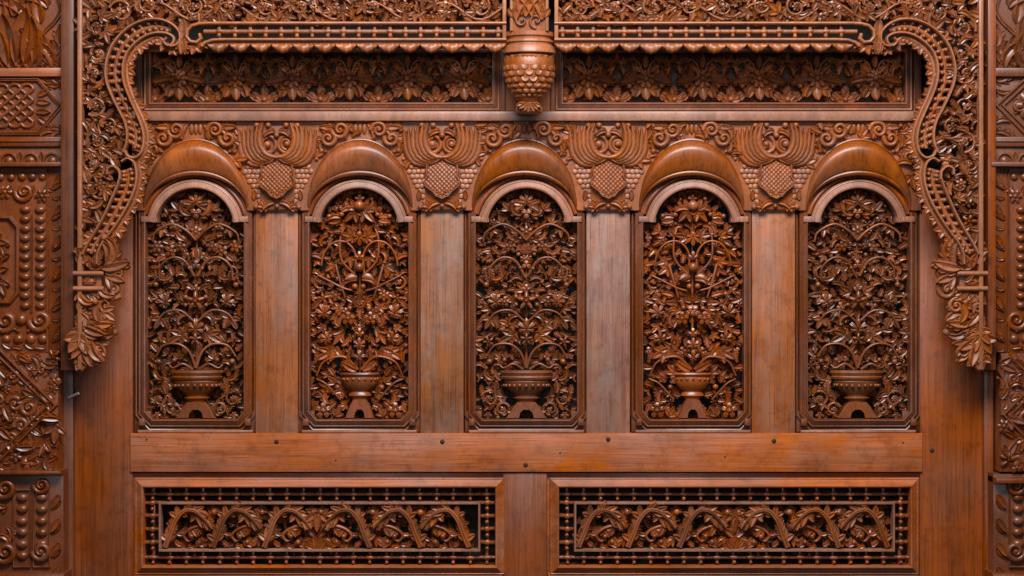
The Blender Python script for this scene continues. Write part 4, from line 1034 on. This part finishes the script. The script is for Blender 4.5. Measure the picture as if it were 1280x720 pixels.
# ============================================================ CARVED PILLARS
def pillar(s, label):
    """local u = distance inwards-edge to outwards; X(u): picture x"""
    EX = 80 if s > 0 else 1241
    X = (lambda u: EX-u) if s > 0 else (lambda u: EX+u)
    PD = 36
    T = Thing('carved_pillar', label, 'carved pillar', X(50), 700, PD, 'carved pillars flanking the screen')
    def bx(u0, y0, u1, y1, d1, nm, mat, b=1.4, par=None, d0=-20): return T.abs(nm, box(min(X(u0), X(u1)), y0, max(X(u0), X(u1)), y1, d0, d1, b), mat, parent=par)
    UM = 125
    m1 = 'pillar_d' if s < 0 else 'pillar'; m2 = 'pillar'
    def dirn(a): return 180-a if s > 0 else a     # a: 0 = away from the opening
    def leaf(mat, u, y, d, a, sz, k='a', mi=False, par=None, name='leaf', tl=5): return leaf_at(T, mat, X(u), y, d, dirn(a), sz, k, mi == (s > 0), par, name, tl)
    def rail(mat, P, d, w=2.2, h=3, par=None, name='moulding', prof=ROUND): return T.abs(name, sweep([(X(u), y) for u, y in P], prof, d, w=w, h=h), mat, parent=par)
    # block 1: flame leaves, y to 85
    b1 = bx(0, -60, UM, 86, PD, 'block', m1, 2)
    rail(m1, catmull([(16, -20), (6, 0), (4, 14), (12, 28), (26, 42), (34, 60), (37, 84)], 6), PD, 3.0, 5, b1, prof=RIB)
    for k, (u, y, a, sz, kd) in enumerate(((44, 84, -100, 62, 'c'), (54, 84, -95, 72, 'c'), (36, 84, -112, 50, 'b'), (64, 84, -80, 66, 'c'), (72, 84, -86, 60, 'a'), (6, 84, -80, 34, 'g'), (14, 84, -95, 44, 'd'), (4, 58, -60, 26, 'b'), (26, 84, -120, 30, 'b'), (30, 30, -80, 34, 'c'), (46, 24, -70, 40, 'b'), (62, 20, -100, 40, 'c'), (20, 10, -60, 30, 'b'), (78, 40, -90, 40, 'c'))):
        leaf(m1, u, y, PD, a, sz, kd, k % 2 == 0, b1)
    for q in range(7): leaf(m1, 70, 86, PD+2, -90+(q-3)*25, 28, 'c', q > 3, b1)
    l1 = bx(0, 85, UM, 97, PD+9, 'ledge', 'rail' if s > 0 else 'jamb', 3.5)
    # block 2: knot or diamond, 97-170
    b2 = bx(1, 97, UM, 172, PD+1, 'block', m1, 1)
    if s > 0:
        rail(m1, [(UM, 100), (32, 100), (3, 133), (32, 167), (UM, 167)], PD+1, 2.6, 5, b2, prof=RIB)
        for r in range(4):
            for k in range(6):
                u = 38+k*15.5; y = 112+r*13.5
                if r < 3: T.abs('knot_strand', sweep([(X(u), y), (X(u+7.7), y+7), (X(u+15.5), y+13.5)], ROUND, PD+2, w=2.6, h=3.4), m1, parent=b2); T.abs('knot_strand', sweep([(X(u+15.5), y), (X(u+7.7), y+6.6), (X(u), y+13.5)], ROUND, PD+1, w=2.6, h=3.0), m1, parent=b2)
        for k in range(6):
            for y, sg in ((112, -1), (152.5, 1)):
                c_ = [(X(45.7+k*15.5+7.7*math.cos(a)), y+sg*6.5*math.sin(a)) for a in np.linspace(0, math.pi, 9)]
                T.abs('knot_loop', sweep(c_, ROUND, PD+1, w=2.5, h=3.2), m1, parent=b2)
        for (u, y, a) in ((30, 128, 180), (30, 140, 180), (28, 120, 210), (28, 148, 150)): leaf(m1, u+4, y, PD+1, a, 18, 'c', False, b2)
        for (u, y, a) in ((3, 104, 0), (3, 104, 45), (3, 164, 0), (3, 164, -45), (14, 103, 20), (14, 165, -20)): leaf(m1, u, y, PD+1, a, 16, 'b', y > 130, b2)
    else:
        for g, off in ((0, 0), (6, 8)): rail(m1, [(44, 95+off), (4+off, 132), (44+0*off, 172-off), (84-off, 132), (44, 95+off)], PD+1, 2.0, 4, b2)
        T.add('flower', L_ros(m1, 'six'), X(44), 132, PD+3, sc=1.7, parent=b2); T.add('volute', L_vol(m1, 1.4), X(32), 132, PD+4, sc=.8, parent=b2)
        for (u, y, a) in ((3, 100, 20), (3, 112, 45), (12, 100, 0), (3, 166, -20), (3, 154, -45), (12, 166, 0), (26, 124, 40), (26, 142, -40)): leaf(m1, u, y, PD+1, a, 18, 'b', y > 130, b2)
    bx(0, 171, UM, 184, PD+7, 'ledge', m1, 3)
    bx(2, 175, UM, 178, PD+9, 'ledge', m1, 1.2)
    b3 = bx(0, 184, UM, 206, PD+2, 'block', m1, 1)
    for k in range(5):
        u = 14+k*27
        c_ = [(u+10.5*math.cos(a), 204-12*math.sin(a)) for a in np.linspace(0, math.pi, 11)]
        rail(m1, c_, PD+2, 1.8, 4, b3, 'lobe_arch')
        T.add('lobe', L_bead(m1), X(u), 201, PD+2, sc=6, parent=b3)
        leaf(m1, u+13.5, 205, PD+2, -90, 15, 'c', False, b3)
    bx(-5, 203, UM, 209, PD+12, 'ledge', m1, 2)
    # block 4: bead field, 209-440
    b4 = bx(0, 209, UM, 441, PD-2, 'block', m2, 1)
    e = 21 if s > 0 else 20
    strip = bx(1, 211, e-2, 440, PD, 'edge_strip', m2, 1.2)
    for k in range(6):
        y = 227+k*38
        leaf(m2, 4, y-9, PD-.3, 70, 18, 'c', False, strip, 'crescent'); leaf(m2, 15, y+9, PD-.3, 215, 17, 'c', False, strip, 'crescent')
        leaf(m2, 3, y+18, PD-.6, 50, 12, 'b', False, strip, 'crescent')
    rail(m2, [(e, 211), (e, 440)], PD-2, 1.2, 4, b4); rail(m2, [(e+19 if s > 0 else e+24, 268), (e+19 if s > 0 else e+24, 390)], PD-2, 1.0, 4, b4)
    cols = (30, 49) if s > 0 else (36, 58)
    for u in cols:
        for k in range(11):
            T.add('bead', L_bead(m2), X(u), 262+k*12, PD-2, sc=5.8, parent=b4).scale = (6.8, 6.5, 5.3)
    # cartouche
    P_ = [(UM, 272), (68, 272), (58, 284), (58, 366), (68, 378), (UM, 378)] if s > 0 else [(UM, 272), (80, 272), (70, 284), (70, 366), (80, 378), (UM, 378)]
    rail(m2, P_, PD-1, 2.6, 4.5, b4)
    for (u, y, a) in ((80, 300, 60), (80, 325, -60), (80, 350, 60), (90, 300, 120), (90, 340, -120)): leaf(m2, u, y, PD-1, a, 26, 'g', False, b4)
    for (u, y, r, k) in ((28, 245, 9, 'r'), (50, 240, 11, 'v'), (74, 240, 9, 'r'), (30, 400, 13, 'v'), (54, 400, 8, 'b'), (74, 402, 14, 'v'), (98, 245, 10, 'r'), (98, 400, 10, 'v')):
        if k == 'r': T.add('rosette', L_ros(m2, 'six'), X(u), y, PD-1, sc=r/10, parent=b4)
        elif k == 'v': T.add('volute', L_vol(m2, 1.5, 3.0), X(u), y, PD-1, sc=r/10, mir=s > 0, parent=b4)
        else: T.add('bead', L_bead(m2), X(u), y, PD-2, sc=r, parent=b4)
    for k in range(8):
        T.add('bead', L_bead(m2), X(27+k*13), 221, PD-2, sc=5.4, parent=b4); T.add('bead', L_bead(m2), X(27+k*15), 424, PD-2, sc=6.2, parent=b4)
        leaf(m2, 24+k*14, 232, PD-2, 90+(-1)**k*25, 15, 'b', k % 2 == 0, b4); leaf(m2, 30+k*14, 414, PD-2, -90+(-1)**k*25, 15, 'd', k % 2 == 0, b4)
        leaf(m2, 24+k*14, 436, PD-2, -20, 14, 'a', k % 2 == 0, b4)
    # block 5: diamond with rosettes 441-588
    o5 = 6 if s > 0 else 9
    b5 = bx(o5, 441, UM, 590, PD+4, 'block', m2, 3)
    cy = 506 if s > 0 else 518
    for off, ww in ((0, 2.6), (9, 1.6)):
        rail(m2, [(88, cy-78+off), (o5+3+off, cy), (88, cy+78-off)], PD+4, ww, 5, b5)
    for (u, y, r) in ((42, 484, 8), (42, 510, 11), (52, 532, 9), (60, 505, 10), (80, 500, 9), (66, 548, 8), (62, 470, 8), (26, 462, 8)):
        T.add('volute', L_vol(m2, 1.4, 3.2), X(u), y+(cy-506), PD+5, rot=rnd.uniform(0, 360), sc=r/10, mir=rnd.random() < .5, parent=b5)
    occ = Occ()
    def ins5(x, y): u = (EX-x) if s > 0 else (x-EX); return o5+3 < u < UM-30 and 446 < y < 584 and abs(abs(u-88)*78/(85-o5)+abs(y-cy)-78) > 6
    for (u, y, r) in ((42, 484, 8), (42, 510, 11), (52, 532, 9), (60, 505, 10), (80, 500, 9)): occ.put(X(u), y+(cy-506), r*.8)
    scatter(T, ins5, (min(X(0), X(UM)), 443, max(X(0), X(UM)), 588), 90, (13, 20), lambda x, y: 60*math.sin(y*.08)+90*s, occ, m2, (PD+3, PD+5), f=.72, flowers=.15)
    bx(0, 587 if s > 0 else 596, UM, 592 if s > 0 else 603, PD+16, 'ledge', m2, 2)
    # block 6: bead block 592-720
    b6 = bx(0, 592, UM, 722, PD+2, 'block', m2, 2)
    for (u0, u1) in ((17, 37), (41, 62)) if s > 0 else ((20, 42), (46, 66)):
        rail(m2, [(u0, 612), (u0, 708), (u1, 708), (u1, 612), (u0, 612)], PD+2, 1.1, 3.5, b6)
        for k in range(6):
            T.add('bead', L_bead(m2), X((u0+u1)/2), 622+k*14.5, PD+2, sc=6, parent=b6).scale = (7.5, 6.5, 5.8)
    for (u, y, r) in ((27, 606, 11), (27, 688, 12), (72, 610, 13), (72, 690, 13), (96, 650, 12)):
        T.add('volute', L_vol(m2, 1.5, 3.0), X(u), y, PD+5, sc=r/10, mir=s > 0, parent=b6)
    for k in range(4):
        leaf(m2, 5, 618+k*30, PD+1.6, 60, 20, 'c', False, b6, 'crescent'); leaf(m2, 14, 636+k*30, PD+1.6, 225, 15, 'c', False, b6, 'crescent')
    for k in range(4): leaf(m2, 70+(k % 2)*14, 632+k*13, PD+2, 30+k*60, 20, 'd', False, b6)
    bx(-4, 715, UM, 760, PD+14, 'ledge', m2, 4)
pillar(1, 'carved pillar with woven knot block and rows of beads, at the left edge')
pillar(-1, 'carved pillar with small diamond block under a ledge and rows of beads, at the right edge')

# ============================================================ small things
pn = Thing('loose_pin', 'tiny pale metal pin sticking out low on the left wide stile', 'pin', 97, 493, 2)
pn.abs('pin_shaft', sweep([(87.5, 497), (94, 494.5), (101, 491.8), (107, 489.5)], ROUND, 14, w=1.5, h=1.6, df=lambda u: 26*u), 'white')
